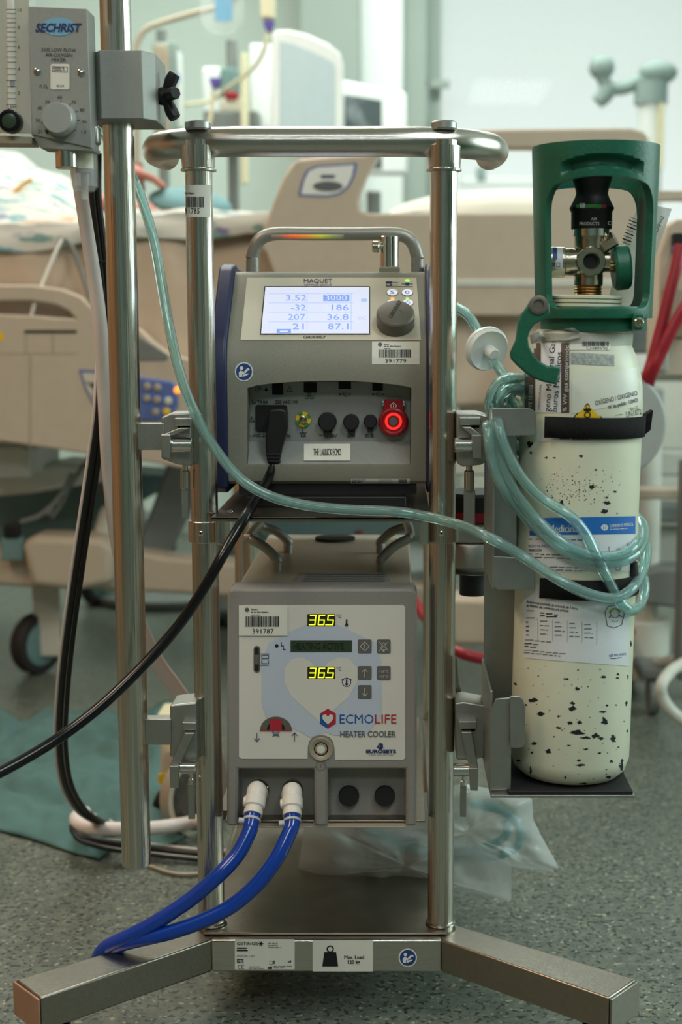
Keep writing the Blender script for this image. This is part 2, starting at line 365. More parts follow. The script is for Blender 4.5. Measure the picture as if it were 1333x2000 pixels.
# ---------------------------------------------------------------- flat print, laid on real surfaces
_tc = {}
def text_mesh(t, bold):
    k = (t, bold)
    if k not in _tc:
        c = bpy.data.curves.new('t', 'FONT'); c.body = t; c.size = 1; c.resolution_u = 2; c.offset = bold
        o = bpy.data.objects.new('t', c); me = o.to_mesh()
        vs = [(v.co.x, v.co.y) for v in me.vertices]; fs = [list(p.vertices) for p in me.polygons]
        o.to_mesh_clear(); bpy.data.objects.remove(o); bpy.data.curves.remove(c); _tc[k] = (vs, fs)
    return _tc[k]
CAP = max(y for x, y in text_mesh('H', 0)[0])
class Print(MB):
    def __init__(s, fn): super().__init__(); s.fn = fn
    def P(s, pts, fs, m, off):
        vs = [s.fn(x, y, off) for x, y in pts]
        ok = [f for f in fs if all(vs[i] is not None for i in f)]
        s.add([v if v is not None else Vector() for v in vs], ok, m) if all(v is not None for v in vs) else s._part(vs, ok, m)
    def _part(s, vs, ok, m):
        use = sorted({i for f in ok for i in f}); mp = {i: k for k, i in enumerate(use)}
        if use: s.add([vs[i] for i in use], [[mp[i] for i in f] for f in ok], m)
    def rect(s, x0, y0, x1, y1, m, off=.0006, nx=1, ny=1, skew=0):
        pts = [(x0 + (x1 - x0) * i / nx, y0 + (y1 - y0) * j / ny + skew * i / nx) for j in range(ny + 1) for i in range(nx + 1)]
        s.P(pts, [(j * (nx + 1) + i, (j + 1) * (nx + 1) + i, (j + 1) * (nx + 1) + i + 1, j * (nx + 1) + i + 1) for j in range(ny) for i in range(nx)], m, off); return s
    def rrect(s, x0, y0, x1, y1, r, m, off=.0006):
        pts = []
        for cx, cy, a in ((x1 - r, y0 + r, -90), (x1 - r, y1 - r, 0), (x0 + r, y1 - r, 90), (x0 + r, y0 + r, 180)):
            pts += [(cx + r * math.cos(R(a + k * 22.5)), cy + r * math.sin(R(a + k * 22.5))) for k in range(5)]
        return s.poly(pts[::-1], m, off)
    def poly(s, pts, m, off=.0008): s.P(pts, [list(range(len(pts)))], m, off); return s
    def ell(s, cx, cy, rx, ry, m, off=.0008, n=24, a0=0, a1=360):
        k = n if a1 - a0 >= 360 else n + 1
        return s.poly([(cx + rx * math.cos(R(a0 + (a1 - a0) * i / n)), cy - ry * math.sin(R(a0 + (a1 - a0) * i / n))) for i in range(k)], m, off)
    def ring(s, cx, cy, r0, r1, m, off=.0008, n=24, a0=0, a1=360, ky=1):
        pts = []
        for i in range(n + 1):
            a = R(a0 + (a1 - a0) * i / n)
            pts += [(cx + r0 * math.cos(a), cy - r0 * ky * math.sin(a)), (cx + r1 * math.cos(a), cy - r1 * ky * math.sin(a))]
        s.P(pts, [(2 * i, 2 * i + 1, 2 * i + 3, 2 * i + 2) for i in range(n)], m, off); return s
    def line(s, pts, wd, m, off=.001, closed=False):
        pts = list(pts) + ([pts[0]] if closed else [])
        for (x0, y0), (x1, y1) in zip(pts, pts[1:]):
            L = math.hypot(x1 - x0, y1 - y0) or 1; nx, ny = -(y1 - y0) / L * wd / 2, (x1 - x0) / L * wd / 2; ex, ey = (x1 - x0) / L * wd * .3, (y1 - y0) / L * wd * .3
            s.poly([(x0 + nx - ex, y0 + ny - ey), (x0 - nx - ex, y0 - ny - ey), (x1 - nx + ex, y1 - ny + ey), (x1 + nx + ex, y1 + ny + ey)], m, off)
        return s
    def text(s, t, x, y, cap, m, off=.001, al='L', width=None, rot=0, bold=0, shear=0, mirror=False):
        if bold and ('M' in t or 'm' in t):            # a heavier stroke for words whose M would clog: print twice, slightly shifted
            s.text(t, x + cap * min(.07, bold * 2), y, cap, m, off + .0001, al, width, rot, 0, shear); bold = 0
        vs, fs = text_mesh(t, bold)
        if not vs: return s
        k = cap / CAP; x0 = min(v[0] for v in vs); x1 = max(v[0] for v in vs); sx = k if width is None else width / (x1 - x0)
        sh = {'L': 0, 'C': (x1 - x0) * sx / 2, 'R': (x1 - x0) * sx}[al]; ca, sa = math.cos(R(rot)), math.sin(R(rot)); pts = []
        for a, b in vs:
            u = (a - x0) * sx - sh + b * k * shear; v = b * k; pts.append((x + u * ca + v * sa * -1, y - (u * sa + v * ca)))
        s.P(pts, fs, m, off); return s
    def barcode(s, x0, y0, x1, y1, m='ink', off=.001, skew=0):
        x = x0; rr = random.Random(int(x0 * 7 + y0))
        while x < x1 - 1:
            b = rr.choice((.8, .8, 1.4, 2.2)) * (x1 - x0) / 70; dy = skew * (x - x0) / (x1 - x0)
            s.rect(x, y0 + dy, min(x + b, x1), y1 + dy, m, off); x += b + rr.choice((.7, .8, 1.5)) * (x1 - x0) / 70
        return s
    def fine(s, x0, y0, x1, n, dy, h, m='ink_grey', off=.001, skew=0):      # print too small to read: rows of word-length dashes
        rr = random.Random(int(x0 * 3 + y0 * 5))
        for r in range(n):
            x = x0; end = x0 + (x1 - x0) * rr.uniform(.6, 1)
            while x < end:
                L = rr.uniform(2, 7) * h; e = min(x + L, end); yy = y0 + r * dy + skew * (x - x0) / (x1 - x0)
                s.rect(x, yy, e, yy + h * .62, m, off); x = e + h * .9
        return s
def vplane(Y): return lambda x, y, o: at(x, y, Y) + Vector((0, -o, 0))
def oplane(P0, N): return lambda x, y, o: atp(x, y, P0, N) + N * o
def onto(mb):
    t = BVHTree.FromPolygons([tuple(v) for v in mb.v], mb.f)
    def fn(x, y, o):
        h = t.ray_cast(CAM, ray(x, y).normalized())
        return None if h[0] is None else h[0] + (h[1] if h[1].dot(ray(x, y)) < 0 else -h[1]) * o
    return fn
def manual_sign(p, cx, cy, r, ky=1):
    p.ell(cx, cy, r * 1.16, r * 1.16 * ky, 'white_print', .0006, 32).ell(cx, cy, r, r * ky, 'sign_blue', .001, 32)
    q = lambda pts: [(cx + a * r, cy + b * r * ky) for a, b in pts]
    p.ell(cx - .3 * r, cy - .42 * r * ky, .22 * r, .22 * r * ky, 'white_print', .0014)
    p.poly(q([(-.62, .62), (-.66, .1), (-.42, -.14), (-.1, -.02), (.1, .2), (-.05, .34), (-.2, .22), (-.2, .62)][::-1]), 'white_print', .0014)
    p.poly(q([(-.02, .02), (.34, -.34), (.52, -.16), (.16, .22)][::-1]), 'white_print', .0014); p.poly(q([(.36, -.36), (.56, -.42), (.78, -.2), (.56, -.14)][::-1]), 'white_print', .0014)
    p.poly(q([(-.1, .36), (.2, .26), (.62, .2), (.5, .36), (.1, .56), (-.1, .6)][::-1]), 'white_print', .0014)
def asset(p, x0, y0, x1, y1, num, base='sticker', clip=0):
    W = x1 - x0; Hh = y1 - y0
    p.rect(x0, y0, x1, y1, base, .0005, 4, 12)
    if not clip:
        p.ring(x0 + .17 * W, y0 + .14 * Hh, .02 * W, .045 * W, 'ink_grey', .0009, 10); p.rect(x0 + .14 * W, y0 + .12 * Hh, x0 + .2 * W, y0 + .17 * Hh, 'ink_grey', .0009)
    p.text('Govern', x0 + .25 * W, y0 + .15 * Hh, .05 * Hh, 'ink', .0009, bold=.02).text('de les Illes Balears', x0 + .25 * W, y0 + .24 * Hh, .05 * Hh, 'ink', .0009, width=.36 * W, bold=.02)
    p.fine(x0 + .25 * W, y0 + .30 * Hh, x0 + .45 * W, 1, 3, .035 * Hh, 'ink_grey', .0009)
    p.barcode(x0 + .14 * W, y0 + .36 * Hh, x0 + .84 * W, y0 + .70 * Hh, off=.0009)
    p.text(num, x0 + .5 * W, y0 + .93 * Hh, .16 * Hh, 'ink', .0009, 'C', .44 * W)
# ================================================================ the room
def struct(mb, name, **k): return mb.build(name, kind='structure', **k)
struct(MB().box(-3.3, 3.3, -2.4, 6.2, -.06, 0, 'floor'), 'floor')
struct(MB().box(-3.3, 3.3, -2.4, 6.2, 2.8, 2.9, 'ceiling_paint'), 'ceiling')
struct(MB().box(-3.3, -3.2, -2.4, 6.2, 0, 2.8, 'wall_warm'), 'wall_left')
struct(MB().box(-3.3, 3.3, -2.5, -2.4, 0, 2.8, 'wall_front'), 'wall_front')
WX0, WX1, WZ0, WZ1 = .12, 2.75, 1.16, 2.62
wb = MB(); wb.box(-3.3, WX0, 6, 6.12, 0, 2.8, 'wall_paint'); wb.box(WX1, 3.3, 6, 6.12, 0, 2.8, 'wall_paint')
wb.box(WX0, WX1, 6, 6.12, 0, WZ0, 'wall_paint'); wb.box(WX0, WX1, 6, 6.12, WZ1, 2.8, 'wall_paint'); struct(wb, 'wall_back')
wr = MB(); wr.box(3.2, 3.3, -2.4, 1.2, 0, 2.8, 'wall_paint'); wr.box(3.2, 3.3, 3.2, 6.2, 0, 2.8, 'wall_paint'); wr.box(3.2, 3.3, 1.2, 3.2, 0, .9, 'wall_paint'); wr.box(3.2, 3.3, 1.2, 3.2, 2.4, 2.8, 'wall_paint'); struct(wr, 'wall_right')
def window(n, frame_boxes, pane, sill):
    r = bpy.data.objects.new('window_%d' % n, None); COL.objects.link(r); r['kind'] = 'structure'; r.location = (pane[0], pane[2], pane[4])
    for b in frame_boxes: MB().box(*b, 'column_grey').build('window_frame', r, bevel=.004)
    MB().box(*pane, 'glass_pane').build('window_pane', r)
    MB().box(*sill, 'white_plastic').build('window_sill', r, bevel=.006)
    return r
w1 = window(1, [(WX0, WX0 + .06, 5.96, 6.1, WZ0, WZ1), (WX1 - .06, WX1, 5.96, 6.1, WZ0, WZ1), (WX0, WX1, 5.96, 6.1, WZ0, WZ0 + .05), (WX0, WX1, 5.96, 6.1, WZ1 - .05, WZ1)],
            (WX0, WX1, 6.03, 6.036, WZ0, WZ1), (WX0 - .02, WX1, 5.82, 6.0, WZ0 - .04, WZ0))
p = at(830, 166, 5.93); MB().box(p.x - .02, p.x + .10, 5.90, 5.93, p.z - .015, p.z + .015, 'column_grey').box(p.x - .01, p.x + .02, 5.90, 5.97, p.z - .16, p.z + .02, 'column_grey').build('window_handle', w1, bevel=.004)
window(2, [(3.2, 3.28, 1.2, 1.26, .9, 2.4), (3.2, 3.28, 3.14, 3.2, .9, 2.4), (3.2, 3.28, 1.26, 3.14, .9, .96), (3.2, 3.28, 1.26, 3.14, 2.34, 2.4)], (3.24, 3.246, 1.2, 3.2, .9, 2.4), (3.08, 3.2, 1.15, 3.25, .86, .9))
a = at(586, 100, 5.7).x; b = at(702, 100, 5.7).x
struct(MB().box(a, b, 5.7, 6, 0, 2.8, 'column_grey'), 'trim_1', bevel=.006)
a2 = at(788, 100, 5.8).x
struct(MB().box(b, a2, 5.8, 6, 0, 2.8, 'white_plastic'), 'trim_2', bevel=.006)
struct(MB().box(a2, WX0, 5.86, 6, 0, 2.8, 'column_grey'), 'trim_3', bevel=.006)
struct(MB().box(-3.2, 3.2, 5.98, 6, 0, .1, 'column_grey'), 'baseboard_back', bevel=.004)
# ================================================================ the equipment cart
PX0, PX1, PY, PR = -.2365, .0565, 1.75, .0165
cart = thing('equipment_cart', 'stainless steel equipment cart with two tall round posts, push handle and splayed front legs', 'cart', (-.09, 1.75, 0))
ZB, ZT = .073, .115                                              # base bar bottom and top
YB = 1.708
xa = at(412, 1860, YB).x; xb = at(863, 1860, YB).x
MB().box(xa, xb, YB, YB + .045, ZB, ZT, 'steel_h').build('base_bar', cart, bevel=.0025)
def leg(x0, x1):
    s = 1 if x1 > x0 else -1; d = Vector((x1 - x0, -.155, 0)).normalized(); nrm = Vector((-d.y, d.x, 0)) * s
    A = Vector((x0, YB, ZB)); B = Vector((x1, YB - .155, ZB)); C_ = B + nrm * .062; D_ = Vector((x0 - s * .012, YB + .07, ZB))
    o = MB().prism([A, B, C_, D_], (0, 0, ZT - ZB), 'steel_leg').build('front_leg', cart, bevel=.0025)
    e = d * .004; MB().prism([B + e, C_ + e, C_ + e + Vector((0, 0, .041)), B + e + Vector((0, 0, .041))], -d * .003, 'end_cap' if s < 0 else 'steel_leg').build('leg_end_cap', o, bevel=.001)
    return B * .7 + C_ * .3 - d * .024
cl = leg(xa, -.407); cr = leg(xb, .243)
plate = MB().prism([(-.243, YB + .012, ZT + .001), (.063, YB + .012, ZT + .001), (.063, 2.27, ZT + .001), (-.243, 2.27, ZT + .001)], (0, 0, .003), 'steel_plate').build('base_plate', cart, bevel=.001)
for x in (-.23, .05): MB().box(x - .02, x + .02, YB + .045, 2.26, ZB, ZT, 'steel').build('base_rail', cart, bevel=.002)
for c in (cl, cr, Vector((-.2, 2.2, 0)), Vector((.02, 2.2, 0))):
    k = MB().cyl((c.x - .012, c.y, .03), (c.x + .012, c.y, .03), .03, 'rubber', ch=.004).build('castor', cart)
    MB().box(c.x - .018, c.x - .013, c.y - .012, c.y + .012, .03, ZB, 'steel').box(c.x + .013, c.x + .018, c.y - .012, c.y + .012, .03, ZB, 'steel').box(c.x - .018, c.x + .018, c.y - .012, c.y + .012, .066, ZB, 'steel').build('castor_fork', k)
ZH = 1.0955
for x in (PX0, PX1):
    MB().cyl((x, PY, ZT), (x, PY, ZH), PR, 'steel', 48).build('post', cart)
    MB().lathe([(PR + .001, 0), (PR + .0028, .001), (PR + .003, .003), (PR + .001, .0045)], (x, PY, ZT + .004), (0, 0, 1), 'chrome', 32).build('weld_bead', cart)
    MB().lathe([(.0178, 0), (.0214, .001), (.0214, .003), (.0198, .004), (.0202, .016), (.0202, .030)], (x, PY, ZH - .0365), (0, 0, 1), 'steel', 40).build('handle_collar', cart)
    MB().cyl((x, PY, ZH + .012), (x, PY, ZH + .0225), .0155, 'alu', 40, ch=.002).build('post_cap', cart)
    c = MB().lathe([(PR, 0), (.0195, 0), (.0202, .001), (.0202, .0255), (.0195, .0265), (PR, .0265)], (x, PY, pz(1062, 1.73)), (0, 0, 1), 'steel', 40).build('shelf_collar', cart)
    q = at(392 if x < -.1 else 863, 1042, PY - .0202)
    MB().lathe([(.0012, 0), (.0012, .0006), (.0024, .0006), (.0034, 0), (.0034, -.002)], q, (0, -1, 0), 'chrome', 16).cyl(q, q + Vector((0, .0008, 0)), .0013, 'dark_gap', 6).build('grub_screw', c)
for x in (PX0, PX1): MB().cyl((x, 2.2, ZT), (x, 2.2, .64), .015, 'steel', 32).build('rear_post', cart)
hx0 = at(279, 275, PY).x; hx1 = at(978, 275, PY).x; rb = .075
hb = [(.004, .150), (0, .115), (.002, .085), (.016, .045), (.050, .014), (.105, 0), (.18, 0)]
ZH2 = ZH - .0012
hp = [(hx0 + a, PY + b, ZH2) for a, b in hb] + [(hx1 - a, PY + b, ZH2) for a, b in hb[::-1]]
MB().tube(hp, .0178, 'steel_h', 32, 6).build('push_handle', cart)
MB().pprism([(890, 1285), (894, 1286), (897, 1330), (908, 1375), (908, 1392), (890, 1392)], 1.775, .004, 'steel_plate').build('gusset_plate', cart, bevel=.0006)
# shelf under the upper machine
ZS = .650
MB().box(-.222, .0415, 1.70, 2.23, ZS - .0035, ZS, 'steel_plate').box(-.222, .0415, 1.70, 1.7025, ZS - .0055, ZS, 'steel_plate').build('shelf', cart, bevel=.0008)
MB().box(-.2205, -.2085, 1.725, 1.775, pz(1062, 1.73), ZS - .004, 'steel').build('shelf_bracket', cart, bevel=.001)
MB().box(.0275, .0395, 1.725, 1.775, pz(1062, 1.73), ZS - .004, 'steel').build('shelf_bracket', cart, bevel=.001)
for x in (450, 820):
    q = atz(x, 999, ZS); MB().lathe([(.0042, 0), (.004, .0012), (.002, .0022), (0, .0024)], q, (0, 0, 1), 'chrome', 16).build('shelf_screw', cart)
MB().box(-.19, .012, 1.79, 2.2, ZS, ZS + .014, 'black').build('docking_plate', cart, bevel=.002)
MB().box(-.215, .036, 1.728, 2.2, .2605, .2635, 'steel_plate').build('lower_shelf', cart, bevel=.0008)
for x in (-.228, .041): MB().box(x, x + .012, 1.765, 2.2, .25, .2635, 'steel_plate').build('shelf_bracket', cart, bevel=.001)
# print on the base bar and the post
pr = Print(vplane(YB)); x0, y0, x1, y1 = 459, 1834, 576, 1893
pr.rrect(x0, y0, x1, y1, 1.5, 'sticker', .0005)
pr.text('GETINGE', 463, 1845, 5.2, 'ink', .0009, width=41, bold=.02)
for k in range(6): pr.line([(510, 1842.5), (510 + 4.5 * math.cos(R(k * 60)), 1842.5 + 4.5 * math.sin(R(k * 60)))], 2, 'ink', .0009)
pr.fine(463, 1850, 492, 2, 4.6, 4, 'ink'); pr.text('SPRINTER CART', 463, 1868.5, 3.6, 'ink_grey', .0009, width=36)
pr.rect(463, 1873, 476, 1880, 'ink', .0009).text('MD', 469.5, 1879, 4.8, 'white_print', .0013, 'C', bold=.03)
pr.ring(469, 1888, 3, 4, 'ink', .0009, 12, 60, 300).ring(475.5, 1888, 3, 4, 'ink', .0009, 12, 60, 300).rect(472, 1887.5, 475, 1888.5, 'ink', .0009)
pr.fine(524, 1841, 553, 3, 4, 1.8); pr.rect(527, 1876, 533, 1883, 'ink_grey', .0009).rect(528, 1877, 532.4, 1882, 'sticker', .0012).rect(534, 1875.5, 538, 1882, 'ink_grey', .0009)
pr.poly([(524, 1892), (524, 1887), (526, 1889), (528, 1887), (530, 1889), (532, 1886), (532, 1892)][::-1], 'ink', .0009).fine(487, 1887, 520, 2, 3, 2).fine(535, 1886, 572, 2, 3, 2).poly([(563, 1879), (563, 1876), (565, 1878), (567, 1876), (569, 1874), (569, 1879)][::-1], 'ink', .0009)
pr.build('rating_label', cart)
pr = Print(vplane(YB)); pr.rrect(611, 1836, 729, 1897, 1.5, 'sticker', .0005)
pr.poly([(634, 1859), (657, 1859), (661, 1887), (630, 1887)][::-1], 'ink', .0009).ring(645.5, 1853, 4.6, 7.2, 'ink', .0009)
pr.text('Max. Load', 692, 1872, 6.6, 'ink', .0009, 'C', 38, bold=.035).text('120 kg', 692, 1881.5, 6.6, 'ink', .0009, 'C', 24, bold=.035); pr.build('load_label', cart)
pr = Print(vplane(YB)); manual_sign(pr, 797, 1870, 15.5); pr.build('manual_sign', cart)
tmp = MB().cyl((PX0, PY, ZT), (PX0, PY, ZH), PR, 'steel', 64)
pr = Print(onto(tmp)); pr.rect(356.5, 361, 411, 424, 'sticker', .0005, 16, 1)
pr.fine(357, 370, 370, 1, 3, 2, 'ink_grey'); pr.text('les Illes Balears', 357, 379, 3.6, 'ink', .0009, width=24, bold=.02).fine(357, 382, 366, 1, 3, 2)
pr.barcode(358, 384, 400, 405, off=.0009).text('391785', 357, 417, 10, 'ink', .0009, width=33); pr.build('asset_sticker', cart)
# ================================================================ the heart-lung support machine
dev = thing('heart_lung_machine', 'grey console with lit screen, round knob and blue side bumpers on the upper cart shelf', 'medical machine', (-.087, 1.95, ZS + .014))
DX0, DX1, DY = -.2125, .0377, 1.80
ZD0 = pz(946, DY)
PB = Vector((0, 1.812, pz(667, 1.812))); PT = Vector((0, 1.905, pz(538, 1.905)))
PU = (PT - PB).normalized(); PN = Vector((0, -PU.z, PU.y))
prof = [(1.808, ZD0), (1.802, ZD0 + .004), (DY, ZD0 + .012), (DY, .80), (1.8005, .82), (1.8035, .838), (1.808, .850), (PB.y, PB.z), (PT.y, PT.z), (1.909, PT.z + .003), (1.915, PT.z + .005), (2.17, PT.z + .005), (2.18, PT.z - .004), (2.18, ZD0 + .01), (2.17, ZD0)]
hs = MB().prism([(DX0, y, z) for y, z in prof], (DX1 - DX0, 0, 0), 'housing').build('housing', dev, bevel=.0012)
rec = [(482, 759), (500, 754), (530, 750), (570, 747), (610, 745.5), (650, 745), (690, 745.5), (730, 748), (770, 752), (795, 756), (804, 759), (803, 909), (481, 909)]
cut(hs, [MB().prism([at(x, y, DY - .01) for x, y in rec], (0, .042, 0), 'housing')])
YR = 1.829
lo = at(640, 909, DY); ZL0 = lo.z; ZL1 = pz(862, YR)
xl = at(483, 860, DY + .002).x; xr = at(802, 860, DY + .002).x
ramp = MB().prism([(xl, DY + .001, ZL0 + .0012), (xl, YR, ZL1), (xl, YR + .002, ZL0 + .001)], (xr - xl, 0, 0), 'alu_paint').build('recess_ledge', dev, bevel=.0004)
LN = Vector((0, -(ZL1 - ZL0), YR - DY)).normalized(); LP = Vector((0, DY + .001, ZL0 + .0012))
lp = oplane(LP, LN)
q = Print(lp); q.rect(594, 868, 685, 900, 'sticker', .0012).text('THE LARRICK ECMO', 639.5, 891, 13, 'ink', .0016, 'C', 54, bold=.015); q.rect(594, 899, 685, 901, 'ink_light', .0011)
q.build('name_plate', dev)
for sx, x in ((-1, DX0), (1, DX1)):
    bx = x - .020 if sx < 0 else x
    pf = [(1.815, ZD0 - .012), (1.80, ZD0 - .004), (1.795, ZD0 + .02), (1.794, .81), (1.80, .85), (1.815, .872), (1.895, PT.z + .005), (1.905, PT.z + .012), (1.93, PT.z + .016), (1.96, PT.z + .012), (2.19, PT.z + .006), (2.2, ZD0 + .02), (2.18, ZD0 - .012)]
    MB().prism([(bx, y, z) for y, z in pf], (.020, 0, 0), 'bumper').build('side_bumper', dev, bevel=.004)
MB().box(DX0 + .012, DX1 - .012, 1.81, 2.17, ZS + .0142, ZD0 + .002, 'rubber').build('underside', dev)
# carrying handle and pole stub
hy = 1.955; z1 = pz(457, hy); z0 = PT.z + .003; xL = at(493, 480, hy).x; xR = at(816, 480, hy).x; r_ = .030
hd = MB().tube([(xL, hy, z0), (xL, hy, z0 + .02), (xL, hy, z1 - r_), (xL + r_ * .3, hy, z1 - r_ * .3), (xL + r_, hy, z1), (xL + .08, hy, z1), (xR - .08, hy, z1), (xR - r_, hy, z1), (xR - r_ * .3, hy, z1 - r_ * .3), (xR, hy, z1 - r_), (xR, hy, z0 + .02), (xR, hy, z0)], .0088, 'silver_paint', 24, 6).build('carry_handle', dev)
a = at(530, 459, hy - .0088); b = at(672, 459, hy - .0088)
MB().tube([(a.x, hy - .0066, z1 - .0036), ((a.x + b.x) / 2, hy - .0066, z1 - .0036), (b.x, hy - .0066, z1 - .0036)], .0030, 'glint', 12, 4).build('handle_glint', hd, label='orange to green glint painted as a glowing strip')  # coloured reflection on the handle, put in as a weakly emissive strip
q = at(761, 495, 1.92); sp = MB().cyl((q.x, 1.935, PT.z), (q.x, 1.935, pz(460, 1.92)), .0125, 'chrome', 32, ch=.001).build('pole_stub', dev)
MB().box(q.x - .0135, q.x + .014, 1.92, 1.95, PT.z + .003, PT.z + .012, 'housing').build('stub_foot', sp, bevel=.002)
k = at(735, 482, 1.925); MB().cyl((k.x + .003, 1.925, k.z), (q.x, 1.93, k.z), .003, 'chrome').cyl((k.x - .005, 1.925, k.z), (k.x + .004, 1.925, k.z), .0078, 'nickel', 20, ch=.001).build('thumb_screw', sp)
# control panel, lying on the sloped face
pp = oplane(PB, PN)
pn = Print(pp); pn.rrect(470, 545, 823, 665, 2, 'panel', .0008); pl = [(483, 543), (814, 543), (823, 665), (470, 665)]
pn = MB().prism([pp(x, y, .0009) for x, y in pl], -PN * .0008, 'panel').build('control_panel', dev, bevel=.0003)
q = Print(pp)
q.text('MAQUET', 594, 553.6, 7.6, 'ink_navy', .0013, width=55, bold=.01).text('GETINGE GROUP', 594.5, 559.2, 3.2, 'ink_navy', .0013, width=54)
q.text('CARDIOHELP', 593, 662, 4.6, 'ink', .0013, width=43, bold=.03)
q.rect(754, 560.5, 807, 561.6, 'ink_grey', .0013).rrect(754, 551, 767, 555, 1.5, 'ink_navy', .0013).rect(768, 552.5, 778, 553.3, 'ink_grey', .0013)
q.rrect(754, 556, 767, 559.6, 1.5, 'ink_navy', .0013).rect(768, 557.5, 778, 558.2, 'ink_grey', .0013).rrect(756, 556.8, 762, 558.9, 1, 'panel', .0017)
q.rrect(792, 553, 800, 559, 1.5, 'ink_navy', .0013).rect(785, 555.4, 807, 556.6, 'ink_navy', .0012); q.build('panel_print', pn, kind='stuff')
MB().prism([pp(x, y, .0012) for x, y in ((517, 561), (723, 561), (723, 655), (508.5, 655))], PN * .0006, 'dark_gap').build('screen_frame', pn)
sc = MB().prism([pp(x, y, .0018) for x, y in ((519, 563), (721.5, 563), (721.5, 653.5), (510.5, 653.5))], PN * .0004, 'screen').build('screen', pn, label='lit pale blue screen')
q = Print(pp)
for t, xr_, y in (('3.52', 599, 590), ('-32', 598, 609), ('207', 597, 627.5), ('21', 594, 646)): q.text(t, xr_, y, 11, 'screen_dark', .0026, 'R', {'3.52': 40, '-32': 29, '207': 34, '21': 22}[t])
q.rect(632, 579, 683, 591, 'screen_dark', .0025).text('3000', 657, 590, 9.5, 'screen', .0029, 'C', 42)
for t, y, wd in (('186', 609, 32), ('36.8', 627.5, 41), ('87.1', 646, 40)): q.text(t, 681, y, 11, 'screen_dark', .0026, 'R', wd)
q.rect(541, 645.5, 569, 653.4, 'screen_dark', .0025).rect(547, 649, 563, 652, 'screen', .0029)
for x in (600, 686): q.rect(x, 575, x + 1, 648, 'screen_ink', .0024)
for y in (576, 594, 612, 631): q.rect(525, y, 690, y + .8, 'screen_ink', .0024)
q.rect(706, 586, 717, 592, 'screen_ink', .0024).text('OC', 700, 627, 6, 'screen_ink', .0024, width=16)
q.build('screen_figures', sc)
for x, y, t, c in ((767, 573, 'S', None), (796, 573, '0', None), (767, 593, '', 'orange_led'), (797, 593, 'I', None)):
    q = Print(pp); q.ell(x, y, 11.5, 6.8, 'ink_grey', .0012).ell(x, y, 10.5, 6, 'button_lit', .0018)
    if t == 'I': q.ring(x, y + .5, 4, 5, 'ink_navy', .0022, 20, 120, 420, .6).rect(x - .5, y - 4, x + .5, y, 'ink_navy', .0022)
    elif t: q.text(t, x, y + 3.4, 6.4, 'ink_navy', .0022, 'C', 9)
    q.build('button', pn)
q = Print(pp); q.ell(796, 549.5, 4, 2.2, 'green_led', .0016); q.build('indicator_light', pn)
q = Print(pp); q.ell(796, 584.5, 2.6, 1.6, 'green_led', .0016); q.build('indicator_light', pn)
q = Print(pp); q.ell(767, 584.5, 4, 2, 'orange_led', .0016); q.build('indicator_light', pn)
kb = pp(773, 634, .001); kn = MB().lathe([(.0235, 0), (.0242, .0015), (.0242, .017), (.0225, .0195), (.021, .0202), (0, .0202)], kb, PN, 'knob_grey', 48).build('rotary_knob', pn)
q = Print(oplane(kb + PN * .0205, PN)); q.text('CARDIOHELP', 765, 622, 7, 'ink', .0004, width=38, rot=58, bold=.02).text('i', 787, 611, 8, 'ink', .0004, rot=58); q.build('knob_print', kn)
# asset sticker, manual sign and rating strip on the curved front
front = MB().prism([(DX0, y, z) for y, z in prof], (DX1 - DX0, 0, 0), 'housing'); of = onto(front)
q = Print(of); asset(q, 727, 667, 820, 712, '391779'); q.build('asset_sticker', dev)
q = Print(of); manual_sign(q, 477, 726, 15.5, 1.04); q.build('manual_sign', dev)
q = Print(of); q.rect(686, 934, 801, 943, 'ink_light', .0012, 2, 6).text('MAQUET', 688, 938.5, 3, 'ink', .0016, width=26).fine(688, 939.5, 712, 1, 2, 1.8, 'ink_grey', .0016).rect(779, 935.5, 795, 941.5, 'ink_grey', .0016, 1, 4).fine(740, 936, 775, 3, 2, 1, 'ink_grey', .0016).build('rating_label', dev)
# recess: sockets and connectors
rp = vplane(YR + .002)
MB().box(xl, xr, YR + .002, YR + .0025, ZL1 - .002, pz(746, YR), 'alu_paint').build('socket_panel', dev)
q = Print(rp); t_ = lambda *a, **k: q.text(*a, **k)
t_('2x T4.0A', 492, 788, 6.2, 'ink', .0012, width=32, bold=.012); t_('250 VAC / H', 538, 788, 6.2, 'ink', .0012, width=43, bold=.012)
t_('~100-240V', 488, 853.5, 6.2, 'ink', .0012, width=46, bold=.012); t_('50/60Hz', 536, 853.5, 6.2, 'ink', .0012, width=32, bold=.012)
q.rect(624, 849, 631, 850.2, 'ink', .0012); t_('12-28V', 634, 854, 6.2, 'ink', .0012, width=25, bold=.012); t_('CAN', 678, 854, 6.2, 'ink', .0012, width=16, bold=.012); t_('SUB', 714, 854, 6.2, 'ink', .0012, width=17, bold=.012)
q.ring(503, 758.5, 4.4, 5.4, 'ink', .0012).line([(503, 758.5), (512, 758.5)], 1, 'ink').poly([(517, 763), (520, 756), (524, 763)][::-1], 'ink', .0012).line([(512, 763), (523, 763)], 1, 'ink')
def warn(x, y, s): q.line([(x - s, y + s * .8), (x, y - s), (x + s, y + s * .8)], 1, 'ink', .0012, True).rect(x - .5, y - s * .3, x + .5, y + s * .3, 'ink', .0012)
warn(566, 760, 6); warn(492, 819, 5.5); warn(593, 848, 5)
for x0, y0 in ((600, 776), (610, 776), (605, 770)): q.line([(x0 - 3, y0 - 2.4), (x0 + 3, y0 - 2.4), (x0 + 3, y0 + 2.4), (x0 - 3, y0 + 2.4)], .9, 'ink', .0012, True)
q.line([(600, 773.5), (610, 773.5)], .9, 'ink')
